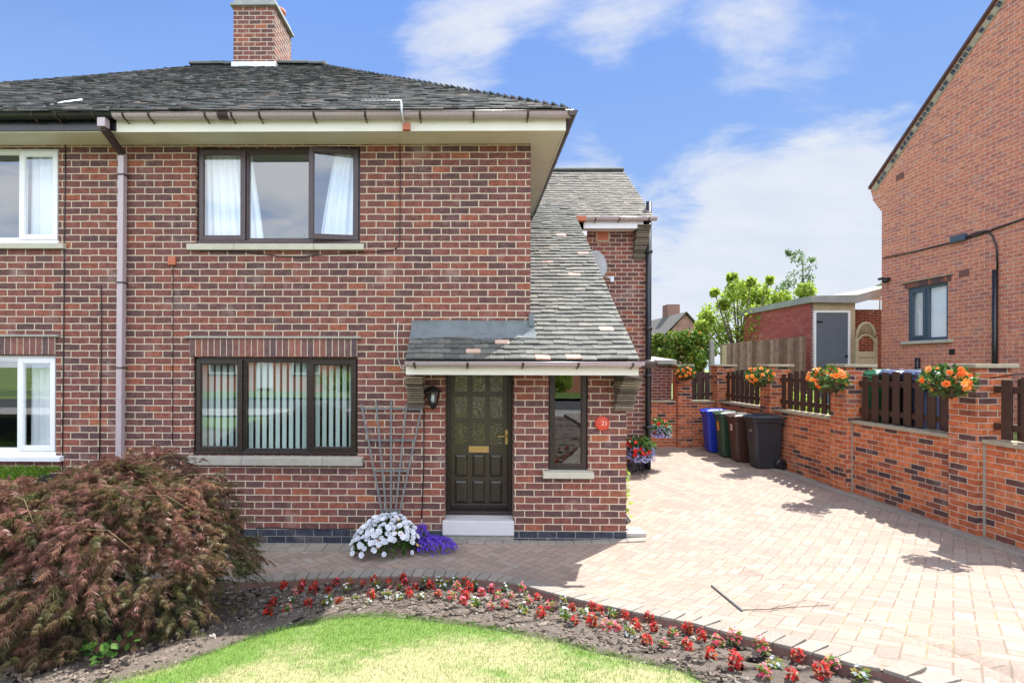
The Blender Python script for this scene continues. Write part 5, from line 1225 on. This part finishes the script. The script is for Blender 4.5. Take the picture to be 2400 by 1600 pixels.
b2 = bin_(5.73, 10.66, g(5.7, 10.6)+.006, M['bin_brown'], 'brown wheelie bin between the green and the black ones', R(-6))
b3 = bin_(5.72, 11.22, g(5.7, 11.2)+.006, M['bin_green'], 'dark green wheelie bin with orange sticker', R(-6))
b4 = bin_(5.70, 11.83, g(5.7, 11.8)+.006, M['bin_blue'], 'slim blue wheelie bin, farthest of the row', R(-6))
for b_, w_, h_, z_, mt, nm in ((b3, .1, .2, .68, 'sticker', 'sticker'), (b2, .1, .14, .72, 'plate', 'label_plate')):
    m = MB(); m.add([(0, -w_/2, -h_/2), (0, w_/2, -h_/2), (0, w_/2, h_/2), (0, -w_/2, h_/2)], [(0, 3, 2, 1)]); s = m.build(nm, M[mt]); s.parent = b_; s.location = (-.255+(.8-z_)*.082-.004, 0, z_); s.rotation_euler = (0, R(-4.6), 0)
text('21', .12, (-.25, -.03, .72), (pi/2, 0, -pi/2), M['plate'], b1, 'numerals')
for (px, Y, mt, lm, lab) in ((2052, 8.3, 'bin_green2', None, 'bright green wheelie bin behind the long fence panel'), (2120, 7.75, 'bin_black', 'bin_blue2', 'bin with grey blue lid behind the long fence panel'), (2180, 7.2, 'bin_blue2', None, 'blue lidded bin behind the fence, nearest the big pier')):
    x = P(px, 860, Y)[0]; bin_(x, Y, .99, M[mt], lab, R(70), M[lm] if lm else None, 1.06, 'wheelie bins behind the fence')

# ---------------------------------------------------------------- foliage helpers
def leafmat(name, stops, trans=.35, rough=.5, var=.3): return rndmat(name, stops, rough, var, 4, 0, trans=trans, spec=.35)
M['leaf_green'] = leafmat('green leaves', [(0, (.02, .05, .01)), (.5, (.05, .12, .02)), (1, (.12, .22, .04))])
M['leaf_lime'] = leafmat('lime leaves', [(0, (.18, .27, .03)), (.5, (.33, .45, .06)), (1, (.5, .6, .12))], .55)
M['leaf_birch'] = leafmat('birch leaves', [(0, (.07, .13, .05)), (1, (.2, .3, .11))], .5)
M['leaf_ivy'] = leafmat('ivy leaves', [(0, (.05, .11, .015)), (.6, (.13, .24, .03)), (.85, (.28, .38, .05)), (1, (.45, .25, .07))])
M['bark'] = plain('bark', (.12, .09, .06), .9, var=.3, scale=12, bump=.6)
M['twig'] = plain('green brown twig', (.16, .13, .06), .7)
M['basket'] = plain('woven basket lining', (.09, .07, .03), .95, var=.4, scale=40, bump=.8)
M['petal_white'] = rndmat('white petals', [(0, (.62, .66, .72)), (1, (.85, .86, .9))], .6, .08, 30, 0, trans=.25)
M['petal_orange'] = rndmat('orange petals', [(0, (.8, .14, .02)), (.5, (.85, .26, .04)), (.85, (.9, .42, .07)), (1, (.9, .42, .2))], .6, .1, 30, 0, trans=.3)
M['petal_red'] = rndmat('red petals', [(0, (.5, .01, .01)), (.6, (.7, .02, .03)), (1, (.8, .08, .05))], .6, .1, 30, 0, trans=.3)
M['petal_pink'] = rndmat('pink petals', [(0, (.62, .03, .08)), (.6, (.8, .12, .2)), (1, (.85, .4, .45))], .6, .1, 30, 0, trans=.3)
M['petal_purple'] = rndmat('violet petals', [(0, (.08, .02, .35)), (1, (.2, .09, .75))], .6, .1, 30, 0, trans=.3)
M['petal_lilac'] = rndmat('lilac petals', [(0, (.2, .2, .6)), (.5, (.4, .42, .8)), (1, (.75, .75, .9))], .6, .1, 30, 0, trans=.3)
M['bronze_leaf'] = leafmat('bronze begonia leaves', [(0, (.14, .02, .012)), (.6, (.3, .035, .02)), (1, (.4, .13, .03))], .3)
M['begonia_leaf'] = leafmat('green begonia leaves', [(0, (.06, .13, .02)), (.7, (.16, .26, .04)), (1, (.4, .2, .04))], .3)
def rv():
    while True:
        v = Vector((rng.uniform(-1, 1), rng.uniform(-1, 1), rng.uniform(-1, 1)))
        if 1e-3 < v.length < 1: return v
def leaf(mb, c, d, n, L_, W_, r):
    s = d.cross(n)
    if s.length < 1e-4: s = Vector((1, 0, 0))
    s = s.normalized()*W_/2
    mb.add([c, c+d*L_*.45+s, c+d*L_, c+d*L_*.45-s], [(0, 1, 2, 3)], r)
def flower(mb, c, n, rad, r, petals=5):
    n = n.normalized(); a = n.orthogonal().normalized(); b = n.cross(a); q0 = rng.uniform(0, 6)
    for ring_, (rr_, tilt) in enumerate(((rad, .25), (rad*.6, .7))):
        for k in range(petals):
            q = q0+2*pi*k/petals+ring_*.6; d = (a*cos(q)+b*sin(q))*(1-tilt*.5)+n*tilt; t = (-a*sin(q)+b*cos(q))*rr_*.42
            mb.add([c, c+d*rr_*.6+t, c+d*rr_, c+d*rr_*.6-t], [(0, 1, 2, 3)], max(0, min(1, r+rng.uniform(-.15, .15))))
def tree(name, label, cat, base, trunk_pts, crown, nleaf, lsize, mat, blobs):
    o = empty(name, base, label, cat); m = MB()
    for pts, rad in trunk_pts: m.tube(pts, rad, 8)
    m.build('trunk', M['bark'], o); m = MB()
    for k in range(nleaf):
        c0, rad = rng.choice(blobs); v = rv(); v = v.normalized()*(v.length**.6); c = Vector(c0)+Vector((v.x*rad[0], v.y*rad[1], v.z*rad[2]))
        if noise.noise(c*2.1/max(.3, rad[0]*.6)) < -.18: continue
        d = rv().normalized(); d.z -= .3; leaf(m, c, d.normalized(), rv().normalized(), lsize*rng.uniform(.7, 1.3), lsize*.6, min(1, max(0, rng.gauss(.5, .25))))
    m.build('crown', mat, o); return o
def blobs_from_px(lst, Y, ry=1):
    out = []
    for (x, y, r) in lst:
        X, Z = P(x, y, Y+rng.uniform(-.5, .5)*ry); s = r*Y/FPX; out.append(((X, Y+rng.uniform(-.6, .6)*ry, Z), (s, s*1.1, s)))
    return out
bl_ = blobs_from_px([(1700, 740, 38), (1740, 700, 36), (1760, 760, 45), (1720, 680, 24), (1780, 690, 30), (1690, 780, 34), (1820, 680, 22), (1850, 690, 18), (1650, 745, 16), (1668, 720, 10), (1745, 670, 12), (1800, 715, 34), (1725, 800, 36), (1760, 660, 8), (1640, 790, 20), (1835, 700, 20), (1860, 705, 16), (1700, 655, 9), (1625, 765, 10), (1660, 690, 7), (1790, 660, 7)], 17.5, 1.2)
bx0, _ = P(1730, 850, 17.5)
tree('lime_tree', 'bright lime green tree behind the board fence', 'tree', (bx0, 17.5, .98), [([(bx0, 17.5, .9), (bx0+.1, 17.5, 2.4), (bx0+.3, 17.6, 4)], [.14, .1, .04])]+[([(bx0+.05, 17.5, 2.0), b[0]], [.05, .012]) for b in bl_], 0, 15000, .12, M['leaf_lime'], bl_)
bl_ = blobs_from_px([(1870, 600, 13), (1880, 625, 18), (1868, 650, 18), (1895, 680, 18), (1862, 690, 20), (1890, 655, 12), (1855, 590, 6), (1900, 610, 5), (1830, 680, 12), (1900, 700, 14),(1850,665,10)], 24, .6)
bx0, _ = P(1885, 850, 24)
tree('birch_tree', 'thin darker birch rising above the lime green tree', 'tree', (bx0, 24, .98), [([(bx0, 24, .9), (bx0+.02, 24, 4), (bx0-.1, 24, 7.2)], [.1, .06, .02])], 0, 1500, .13, M['leaf_birch'], bl_)
bl_ = blobs_from_px([(2062, 672, 8)], 24, .5); bx0, _ = P(2062, 700, 24)
tree('small_tree', 'tip of a green tree showing above the garage roof', 'tree', (bx0, 24, .98), [([(bx0, 24, .9), (bx0, 24, 5.6)], [.06, .02])], 0, 260, .16, M['leaf_birch'], bl_)
bl_ = blobs_from_px([(1540, 808, 24), (1570, 802, 26), (1600, 800, 26), (1635, 805, 26), (1650, 820, 22), (1610, 835, 26), (1580, 840, 20), (1640, 850, 22), (1540, 835, 20), (1660, 800, 14), (1615, 795, 16), (1550, 795, 14)], 14.5, .7)
bx0, _ = P(1600, 850, 14.5)
tree('ivy_hedge', 'dense climbing hedge above the end wall', 'hedge', (bx0, 14.5, .5), [([(bx0, 14.5, .3), (bx0, 14.5, 2.2)], [.08, .04]), ([(bx0-.6, 14.5, .3), (bx0-.7, 14.5, 2.2)], [.06, .03])], 0, 11000, .10, M['leaf_ivy'], bl_)
# garden greenery behind the fence
for k, (x, y, s_) in enumerate(((7.6, 12.6, .55), (7.3, 11.2, .45), (7.9, 10.0, .5))):
    b_ = [((x, y, 1.0+s_*.6), (s_, s_, s_*.7)), ((x+.3, y+.5, 1.0+s_*.4), (s_, s_, s_*.6))]
    tree('garden_shrub', ['low green shrub behind the far fence panel', 'low green shrub behind the middle fence panel', 'low green shrub behind the third fence panel'][k], 'shrub', (x, y, .98), [([(x, y, .9), (x, y, 1.2)], [.03, .02])], 0, 1500, .07, M['leaf_lime'], b_).__setitem__('group', 'shrubs behind the fence')

for k, (x, y, w_, h_) in enumerate(((-8.0, -17.5, 1.6, 1.1), (1.6, -17.0, 2.0, 1.3), (4.6, -18, 1.2, 1.6))):
    tree('street_shrub', ['rounded green shrub across the street, reflected in the left window', 'wide green shrub across the street beside the white door', 'taller green shrub across the street'][k], 'shrub', (x, y, .6), [([(x, y, .5), (x, y, 1.2)], [.05, .03])], 0, 1800, .2, M['leaf_lime'], [((x, y, .6+h_*.5), (w_, .8, h_*.6)), ((x+w_*.5, y, .6+h_*.4), (w_*.6, .7, h_*.5))])
# clipped hedge of the attached house
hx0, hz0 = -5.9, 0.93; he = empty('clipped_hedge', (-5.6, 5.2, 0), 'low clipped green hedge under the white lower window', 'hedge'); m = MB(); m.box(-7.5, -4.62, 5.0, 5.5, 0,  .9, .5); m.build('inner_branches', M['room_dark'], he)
m = MB()
for k in range(16000):
    x = rng.uniform(-7.5, -4.55); f_ = rng.random()
    if f_ < .5: c = Vector((x, rng.uniform(4.98, 5.52), .93+rng.uniform(-.02, .05)))
    else: c = Vector((x, 4.98+rng.uniform(-.04, .02), rng.uniform(.0, .9)))
    leaf(m, c, (rv()+Vector((0, -.3, .6))).normalized(), rv().normalized(), .03, .018, rng.random())
m.build('foliage', M['leaf_green'] if False else leafmat('hedge leaves', [(0, (.06, .14, .01)), (1, (.2, .34, .03))]), he)

# ---------------------------------------------------------------- the red laceleaf maple
M['maple'] = leafmat('laceleaf maple leaves', [(0, (.04, .048, .016)), (.2, (.10, .105, .036)), (.4, (.155, .115, .052)), (.6, (.17, .085, .058)), (.85, (.225, .095, .08)), (1, (.36, .2, .12))], .25, .45, .3)
mc = Vector((-2.90, 3.62, 0)); mg = g(mc.x, mc.y); mp_ = empty('laceleaf_maple', (mc.x, mc.y, mg), 'low mounded laceleaf maple with bronze red foliage in the bed', 'shrub')
m = MB(); m.tube([(mc.x, mc.y, mg-.05), (mc.x+.04, mc.y, mg+.3), (mc.x-.03, mc.y+.03, mg+.6)], [.06, .05, .04], 8)
for k in range(26):
    q = rng.uniform(0, 2*pi); rr_ = rng.uniform(.5, .75); h = rng.uniform(.35, .62)
    a_ = Vector((mc.x, mc.y, mg+rng.uniform(.2, .6))); d = Vector((cos(q)*1.3, sin(q)*1.0, 0))*rr_
    m.tube([a_, a_+d*.3+Vector((0, 0, h-.35)), a_+d*.65+Vector((0, 0, h-.4)), a_+d*.9+Vector((0, 0, .15-a_.z+mg+rng.uniform(0, .3)))], [.022, .016, .01, .004], 6)
m.build('branches', M['bark'], mp_)
m = MB(); vs, fs, rr_l = [], [], []
def lace(c, d, nrm, s, r):
    d = d.normalized(); n = (nrm-d*nrm.dot(d)).normalized() if (nrm-d*nrm.dot(d)).length > 1e-3 else d.orthogonal(); sd = d.cross(n)
    for an, ls in ((-1.25, .5), (-.8, .75), (-.38, .95), (0, 1.05), (.38, .95), (.8, .75), (1.25, .5)):
        an += rng.uniform(-.1, .1); dd = d*cos(an)+sd*sin(an)+n*rng.uniform(-.15, .1); w_ = dd.cross(n).normalized()*s*.042; L_ = s*ls
        o = len(vs); mid = c+dd*L_*.5; end = c+dd*L_+Vector((0, 0, -L_*.25)); vs.extend([c-w_*.4, c+w_*.4, mid+w_, end, mid-w_]); fs.append((o, o+1, o+2, o+3, o+4)); rr_l.append(min(1, max(0, r+rng.uniform(-.1, .1))))
def mound(q, ph):   # q around, ph 0 top .. 1 rim
    R_ = (1.06 if cos(q) > 0 else 1.5)*(1+.06*sin(3*q+1)+.04*sin(5*q)); Ry = 1.02
    rad = sin(ph*pi/2*1.08); h = cos(min(1, ph)*pi/2)
    x_ = mc.x+R_*rad*cos(q)
    return Vector((x_, mc.y+Ry*rad*sin(q), mg+.02+(1.15-.33*sst(-2.7, -4.0, x_))*h**.6))
for k in range(5600):
    q = rng.uniform(0, 2*pi)
    if sin(q) > .3 and rng.random() < .55: continue
    ph = rng.random()**.65; dep = abs(rng.gauss(0, .09)); p = mound(q, ph); lump = noise.noise(Vector((p.x*2.6, p.y*2.6, p.z*4.2)))
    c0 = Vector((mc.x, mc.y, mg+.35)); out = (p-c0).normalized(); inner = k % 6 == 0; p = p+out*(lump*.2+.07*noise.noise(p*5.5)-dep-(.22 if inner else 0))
    if lump < -.34 and rng.random() < .7: continue
    if p.z < g(p.x, p.y)+.0: p.z = g(p.x, p.y)+rng.uniform(0, .1)
    dirn = Vector((cos(q)*1.1, sin(q), -.55-.6*ph))+rv()*.8+Vector((-.15, -.1, .15))
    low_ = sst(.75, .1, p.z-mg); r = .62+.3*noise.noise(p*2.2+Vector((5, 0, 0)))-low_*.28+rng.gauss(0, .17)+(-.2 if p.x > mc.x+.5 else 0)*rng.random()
    # a spray: a short arching twig carrying several feathery leaves
    side = Vector((-.55, -.25, 0))*rng.random(); tw = (Vector((cos(q), sin(q)*.9, .45-.75*ph))+rv()*.95+side).normalized(); Ls = rng.uniform(.07, .2)
    for j in range(7):
        f_ = j/6; pj = p+tw*Ls*(f_-.35)+Vector((0, 0, -.2*Ls*f_*f_))
        if pj.z < g(pj.x, pj.y)+.01: continue
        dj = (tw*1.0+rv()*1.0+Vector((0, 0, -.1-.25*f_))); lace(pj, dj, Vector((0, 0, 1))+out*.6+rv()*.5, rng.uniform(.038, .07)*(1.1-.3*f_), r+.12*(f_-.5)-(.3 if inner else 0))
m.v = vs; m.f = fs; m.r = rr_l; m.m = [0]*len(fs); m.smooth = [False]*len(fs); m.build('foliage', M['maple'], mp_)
for (q, ph, up) in ((.1, .45, .12), (-.5, .5, .12), (-.9, .6, .08), (-1.4, .4, .1), (1.2, .3, .12), (2.0, .3, .1), (.5, .3, .14), (-2.2, .5, .1)):
    m = MB(); p = mound(q, ph); t_ = Vector((cos(q+.6), sin(q+.6)*.6, .1)); m.tube([p-t_*.2, p+Vector((0, 0, up*.5)), p+t_*.22+Vector((0, 0, up*.3)), p+t_*.4+Vector((0, 0, -.1))], [.0025, .0025, .002, .0015], 5); m.build('shoot', M['twig'], mp_)

# small green weed and fallen red plant by the maple
wx_, wy_, wz_ = G(262, 1528); m = MB(); o = empty('weed', (wx_, wy_, wz_), 'small bright green weed under the maple edge', 'plant')
for k in range(40): c = Vector((wx_+rng.gauss(0, .06), wy_+rng.gauss(0, .04)-.1, wz_+rng.uniform(.02, .12))); leaf(m, c, (rv()+Vector((0, 0, .4))).normalized(), Vector((0, -.4, 1)), .05, .04, rng.random())
m.build('leaves', M['leaf_green'], o); m = MB(); m.tube([(wx_, wy_-.08, wz_-.02), (wx_, wy_-.1, wz_+.08)], .003, 5); m.build('stem', M['twig'], o)

# ---------------------------------------------------------------- flowers by the trellis
fx_, fy_ = P(905, 1270, 5.62)[0], 5.62
wb = empty('white_begonias', (fx_, fy_, 0), 'big mound of white begonias at the foot of the trellis', 'flowers')
lm, fm, dm = MB(), MB(), MB()
def in_mound(cx_, cy_, rx, ry, h, n_, fn):
    for k in range(n_):
        q = rng.uniform(0, 2*pi); u_ = rng.random()**.6; x = cx_+rx*u_*cos(q); y = cy_+ry*u_*sin(q); z = h*sqrt(max(0, 1-u_*u_))*rng.uniform(.75, 1.05)+.03
        n = Vector((cos(q)*u_*.8, sin(q)*u_*.9-.35, .6+(1-u_))).normalized(); fn(Vector((x, y, z+g(x, y))), n)
in_mound(fx_, fy_, .37, .27, .36, 900, lambda p, n: leaf(lm, p-n*.04, (n+rv()*.8).normalized(), n, .06, .05, rng.random()))
in_mound(fx_, fy_, .39, .29, .385, 210, lambda p, n: flower(fm, p+n*.02, n+rv()*.3, rng.uniform(.032, .046), rng.random(), 7))
in_mound(fx_+.05, fy_, .35, .27, .37, 34, lambda p, n: flower(dm, p+n*.01, n+rv()*.4, .026, rng.random(), 5))
lm.build('leaves', M['leaf_green'], wb); fm.build('blooms', M['petal_white'], wb); dm.build('faded_blooms', rndmat('faded petals', [(0, (.55, .33, .12)), (1, (.7, .5, .25))], .8, .2, 20, 0), wb)
lx_ = P(1015, 1270, 5.62)[0]; lo = empty('purple_lobelia', (lx_, 5.62, 0), 'violet blue lobelia spilling beside the white begonias', 'flowers'); lm, fm = MB(), MB()
in_mound(lx_+.02, 5.62, .23, .17, .13, 500, lambda p, n: leaf(lm, p-n*.03, (n+rv()).normalized(), n, .03, .012, rng.random())); in_mound(lx_-.14, 5.68, .1, .1, .24, 200, lambda p, n: leaf(lm, p-n*.03, (n+rv()).normalized(), n, .03, .012, rng.random()))
in_mound(lx_+.02, 5.62, .25, .18, .14, 520, lambda p, n: flower(fm, p+n*.01+rv()*.01, n+rv()*.5, .014, rng.random(), 4)); in_mound(lx_-.14, 5.68, .11, .1, .26, 200, lambda p, n: flower(fm, p+n*.01+rv()*.01, n+rv()*.5, .014, rng.random(), 4))
lm.build('leaves', M['leaf_green'], lo); fm.build('blooms', M['petal_purple'], lo)

# hanging baskets on the piers
def basket(x, y, z, r, label, petal, s_=1, face=Vector((-.6, -.8, 0)), group='orange flower baskets on the piers', trail=None, nfl=34, fsz=.05):
    o = empty('flower_basket', (x, y, z), label, 'flower basket', group)
    b = MB(); b.lathe([(0, -.16*s_), (.07*s_, -.15*s_), (.14*s_, -.09*s_), (.17*s_, 0), (.155*s_, 0), (0, -.02)], (x, y, z), 16); b.build('basket', M['basket'], o)
    m = MB()
    for k in range(14): q = 2*pi*k/14; m.tube([(x+.03*cos(q)*s_, y+.03*sin(q)*s_, z-.165*s_), (x+.15*cos(q)*s_, y+.15*sin(q)*s_, z-.09*s_), (x+.176*cos(q)*s_, y+.176*sin(q)*s_, z)], .003, 4)
    m.build('wire', M['black_metal'], o)
    lm, fm = MB(), MB()
    for k in range(420):
        v = rv(); v.z = v.z*.8+.2; leaf(lm, Vector((x, y, z-.01))+Vector((v.x*.24, v.y*.24, v.z*.22))*s_, (v+rv()*.8).normalized(), v, .06*s_, .045*s_, rng.random())
    for k in range(nfl):
        v = rv().normalized(); v.z = v.z*.75+.22; v += face*.45; flower(fm, Vector((x, y, z))+Vector((v.x*.22, v.y*.22, v.z*.2))*s_*rng.uniform(.75, 1.15), v+rv()*.5, fsz*s_*rng.uniform(.55, 1.15), rng.random(), 6)
    lm.build('leaves', M['leaf_green'], o); fm.build('blooms', M[petal], o)
    if trail:
        tm = MB(); tl = MB()
        for k in range(420):
            q = rng.uniform(0, 2*pi); h = rng.uniform(-.16, .08); rad = (.2+.03*rng.random())*s_; p = Vector((x+rad*cos(q)*1.1, y+rad*sin(q), z+h*s_)); flower(tm, p, Vector((cos(q), sin(q), .3)), .017*s_, rng.random(), 4)
            if k % 3 == 0: leaf(tl, p, rv().normalized(), rv().normalized(), .04, .012, rng.random())
        tm.build('trailing_blooms', M[trail], o); tl.build('trailing_leaves', M['leaf_lime'], o)
    return o
def bpt(px, py, Y): x, z = P(px, py, Y); return x, Y, z
basket(*bpt(1606, 876, 12.25), .2, 'pale orange begonia basket on the farthest pier by the end wall', 'petal_orange', .95, nfl=30)
basket(*bpt(1780, 886, 10.05), .2, 'orange begonia basket on the pier above the black bin', 'petal_orange', 1.02)
basket(*bpt(1941, 895, 8.0), .2, 'large orange begonia basket on the pier left of the long fence panel', 'petal_orange', 1.12, nfl=46, fsz=.055)
basket(*bpt(2222, 900, 5.95), .2, 'nearest orange begonia basket on the big pier at right', 'petal_orange', 1.0, nfl=32, fsz=.055)
# stand basket by the wing, and bracket basket behind the pipe
sx, sy = G(1492, 1108)[:2]; sx, sy = 3.08, 9.4; sz = g(sx, sy); stz = P(1500, 1058, sy)[1]
bs = basket(sx+.03, sy, stz+.03, .2, 'red and lilac flower bowl on a thin metal stand by the black pipe', 'petal_red', 1.15, group='red and lilac flower baskets', trail='petal_lilac', nfl=26)
m = MB(); m.tube([(sx+.03, sy, stz-.15), (sx+.03, sy, sz+.05)], .012, 8)
for k in range(4): q = 2*pi*k/4+.4; m.tube([(sx+.03, sy, sz+.1), (sx+.03+.1*cos(q), sy+.1*sin(q), sz+.04), (sx+.03+.19*cos(q), sy+.19*sin(q), sz+.01)], .008, 6)
m.build('stand', M['black_metal'], bs)
basket(3.68, 9.95, P(1538, 1005, 9.95)[1], .2, 'red and lilac basket hung just behind the black pipe', 'petal_red', .95, group='red and lilac flower baskets', trail='petal_lilac', nfl=16)
# lime plant beside the porch
m = MB(); o = empty('lime_plant', (XPR+.1, 6.6, .05), 'bright lime green plant peeping round the porch corner', 'plant')
for k in range(260): c = Vector((XPR+.04+abs(rng.gauss(0, .05)), 6.6+rng.gauss(0, .2), .1+rng.uniform(.1, .75))); leaf(m, c, (rv()+Vector((.4, -.2, .2))).normalized(), rv().normalized(), .06, .04, rng.random())
m.build('leaves', M['leaf_lime'], o); m = MB(); m.tube([(XPR+.06, 6.6, .05), (XPR+.06, 6.6, .75)], .006, 5); m.build('stem', M['twig'], o)
# slab at the porch corner
m = MB(); a_ = G(1470, 1243); m.box(XPR+.01, XPR+.26, 6.05, 6.3, .05, .095, .5); tag(m.build('drain_cover', M['slab'], bevel=.004), 'small grey slab at the foot of the porch downpipe', 'slab')
# stick and twig on the paving
m = MB(); p1, p2 = G(1668, 1371, .012), G(1740, 1430, .012); m.tube([p1, p2], .009, 6); tag(m.build('stick', M['wood_grey']), 'short dark stick lying on the sunlit paving', 'stick')
m = MB(); q = [G(1742, 1428, .01), G(1800, 1427, .02), G(1850, 1422, .012), G(1944, 1417, .01)]; m.tube(q, [.004, .003, .003, .002], 5); m.tube([q[1], G(1890, 1405, .02)], .002, 5); tag(m.build('twig', M['bark']), 'long thin twig trailing from the stick on the paving', 'twig')

# ---------------------------------------------------------------- bedding plants
z1 = [(220,790,'R'),(365,762,'R'),(465,770,'R'),(310,832,'P'),(352,808,'P'),(450,822,'R'),(570,818,'R'),(630,752,'P'),(730,758,'P'),(705,812,'W'),(845,775,'R'),(930,738,'R'),(945,792,'W'),(1045,745,'R'),(1050,785,'P'),(1160,727,'R'),(1175,762,'P'),(1130,792,'P'),(1255,792,'R'),(1320,725,'W'),(1375,792,'R'),(1440,745,'W'),(1475,788,'W'),(1560,745,'W'),(1580,805,'P'),(1645,755,'O'),(1680,805,'R'),(1720,765,'W'),(1850,805,'P'),(1965,802,'W'),(2100,820,'P'),(1775,850,'P'),(1900,875,'P'),(2015,865,'P'),(2215,872,'R'),(135,918,'R'),(275,898,'W'),(95,1005,'R'),(245,975,'P'),(410,938,'R'),(560,918,'W'),(650,905,'O'),(780,885,'W'),(905,865,'R'),(895,922,'W'),(1025,865,'W'),(1125,882,'W'),(1205,865,'R'),(1305,872,'W'),(1430,865,'R'),(1540,875,'P'),(1645,865,'R'),(1630,915,'P'),(1725,932,'W'),(1845,955,'P'),(1955,945,'P'),(2105,985,'W'),(2150,925,'P'),(2245,1015,'R'),(2320,955,'P')]
z2 = [(235,328,'W'),(275,360,'R'),(240,415,'W'),(285,435,'R'),(335,388,'W'),(365,360,'R'),(400,380,'R'),(365,438,'R'),(460,390,'W'),(430,463,'P'),(480,463,'P'),(520,403,'R'),(540,488,'W'),(570,453,'R'),(630,412,'R'),(650,458,'R'),(620,528,'R'),(740,483,'P'),(700,543,'P'),(805,463,'R'),(805,548,'R'),(870,498,'R'),(915,593,'R'),(945,523,'P'),(1020,513,'P'),(1020,593,'R'),(1030,640,'R'),(1145,558,'P'),(1205,635,'W'),(1310,593,'R'),(1160,676,'P'),(1285,684,'R'),(1420,680,'R'),(1470,634,'P'),(1600,684,'W')]
pl_px = [(600+x/3.36, 1150+y/3.36, c) for x, y, c in z1]+[(1200+x/1.96, 1250+y/1.96, c) for x, y, c in z2]
cname = {'R': 'red', 'P': 'pink', 'W': 'white', 'O': 'bronze'}
protos = {}
for c in 'RPWO':
    for v in range(3):
        lm, fm = MB(), MB()
        for k in range(34):
            q = rng.uniform(0, 2*pi); h = rng.uniform(.005, .085); d = Vector((cos(q), sin(q), rng.uniform(-.1, .9))).normalized(); leaf(lm, Vector((cos(q)*.012, sin(q)*.012, h)), d, Vector((0, 0, 1))+rv()*.6, rng.uniform(.03, .05), .03, rng.random())
        n_ = {'R': 15, 'P': 15, 'W': 6, 'O': 4}[c]
        for k in range(n_):
            d = rv().normalized(); d.z = abs(d.z); flower(fm, Vector((d.x*.036, d.y*.036, .035+d.z*.085)), d+Vector((0, 0, .4)), rng.uniform(.012, .019), rng.random(), 4)
        protos[c, v] = (lm, fm)
pos = []
for x, y, c in pl_px:
    X, Y, Z = G(x, y, -.045); pos.append((X, Y, Z, c))
groups = {}
def band(X, Y):
    k = (Y-xyL(X))/max(.05, yE(X)-xyL(X)); return 'near the kerb' if k > .62 else ('mid bed' if k > .34 else 'near the lawn')
def half(X, Y): return 'sunlit' if X > .55 else 'shaded'
for i, p in enumerate(pos): groups.setdefault((p[3], band(p[0], p[1]), half(p[0], p[1])), []).append(i)
ordn = ['first', 'second', 'third', 'fourth', 'fifth', 'sixth', 'seventh', 'eighth', 'ninth', 'tenth', 'eleventh', 'twelfth', 'thirteenth', 'fourteenth', 'fifteenth', 'sixteenth']
lab = {}
for key, ids in groups.items():
    ids.sort(key=lambda i: pos[i][0])
    for n_, i in enumerate(ids):
        where = {'near the kerb': 'by the paving edge', 'mid bed': 'in mid bed', 'near the lawn': 'beside the lawn'}[key[1]]
        lab[i] = (f'the only {cname[key[0]]} begonia {where} in the {key[2]} part' if len(ids) == 1 else f'{key[2]} {cname[key[0]]} begonia {where}, {ordn[min(n_, 15)]} such from the left')
meshes = {}
for i, (X, Y, Z, c) in enumerate(pos):
    v = i % 3; k = (c, v)
    if k not in meshes:
        lm, fm = protos[k]; o = empty('bedding_begonia', (0, 0, 0)); a_ = lm.build('leaves', M['bronze_leaf'] if c in 'RO' or v == 1 and c == 'P' else M['begonia_leaf'], o); b_ = fm.build('blooms', M[{'R': 'petal_red', 'P': 'petal_pink', 'W': 'petal_white', 'O': 'petal_red'}[c]], o); meshes[k] = o
    else: o = copy_tree(meshes[k])
    o.location = (X, Y, Z); o.rotation_euler = (0, 0, rng.uniform(0, 6)); s_ = rng.uniform(.66, .98); o.scale = (s_, s_, s_*rng.uniform(.9, 1.1))
    tag(o, lab[i], 'begonia', 'small begonias planted in the flower bed')
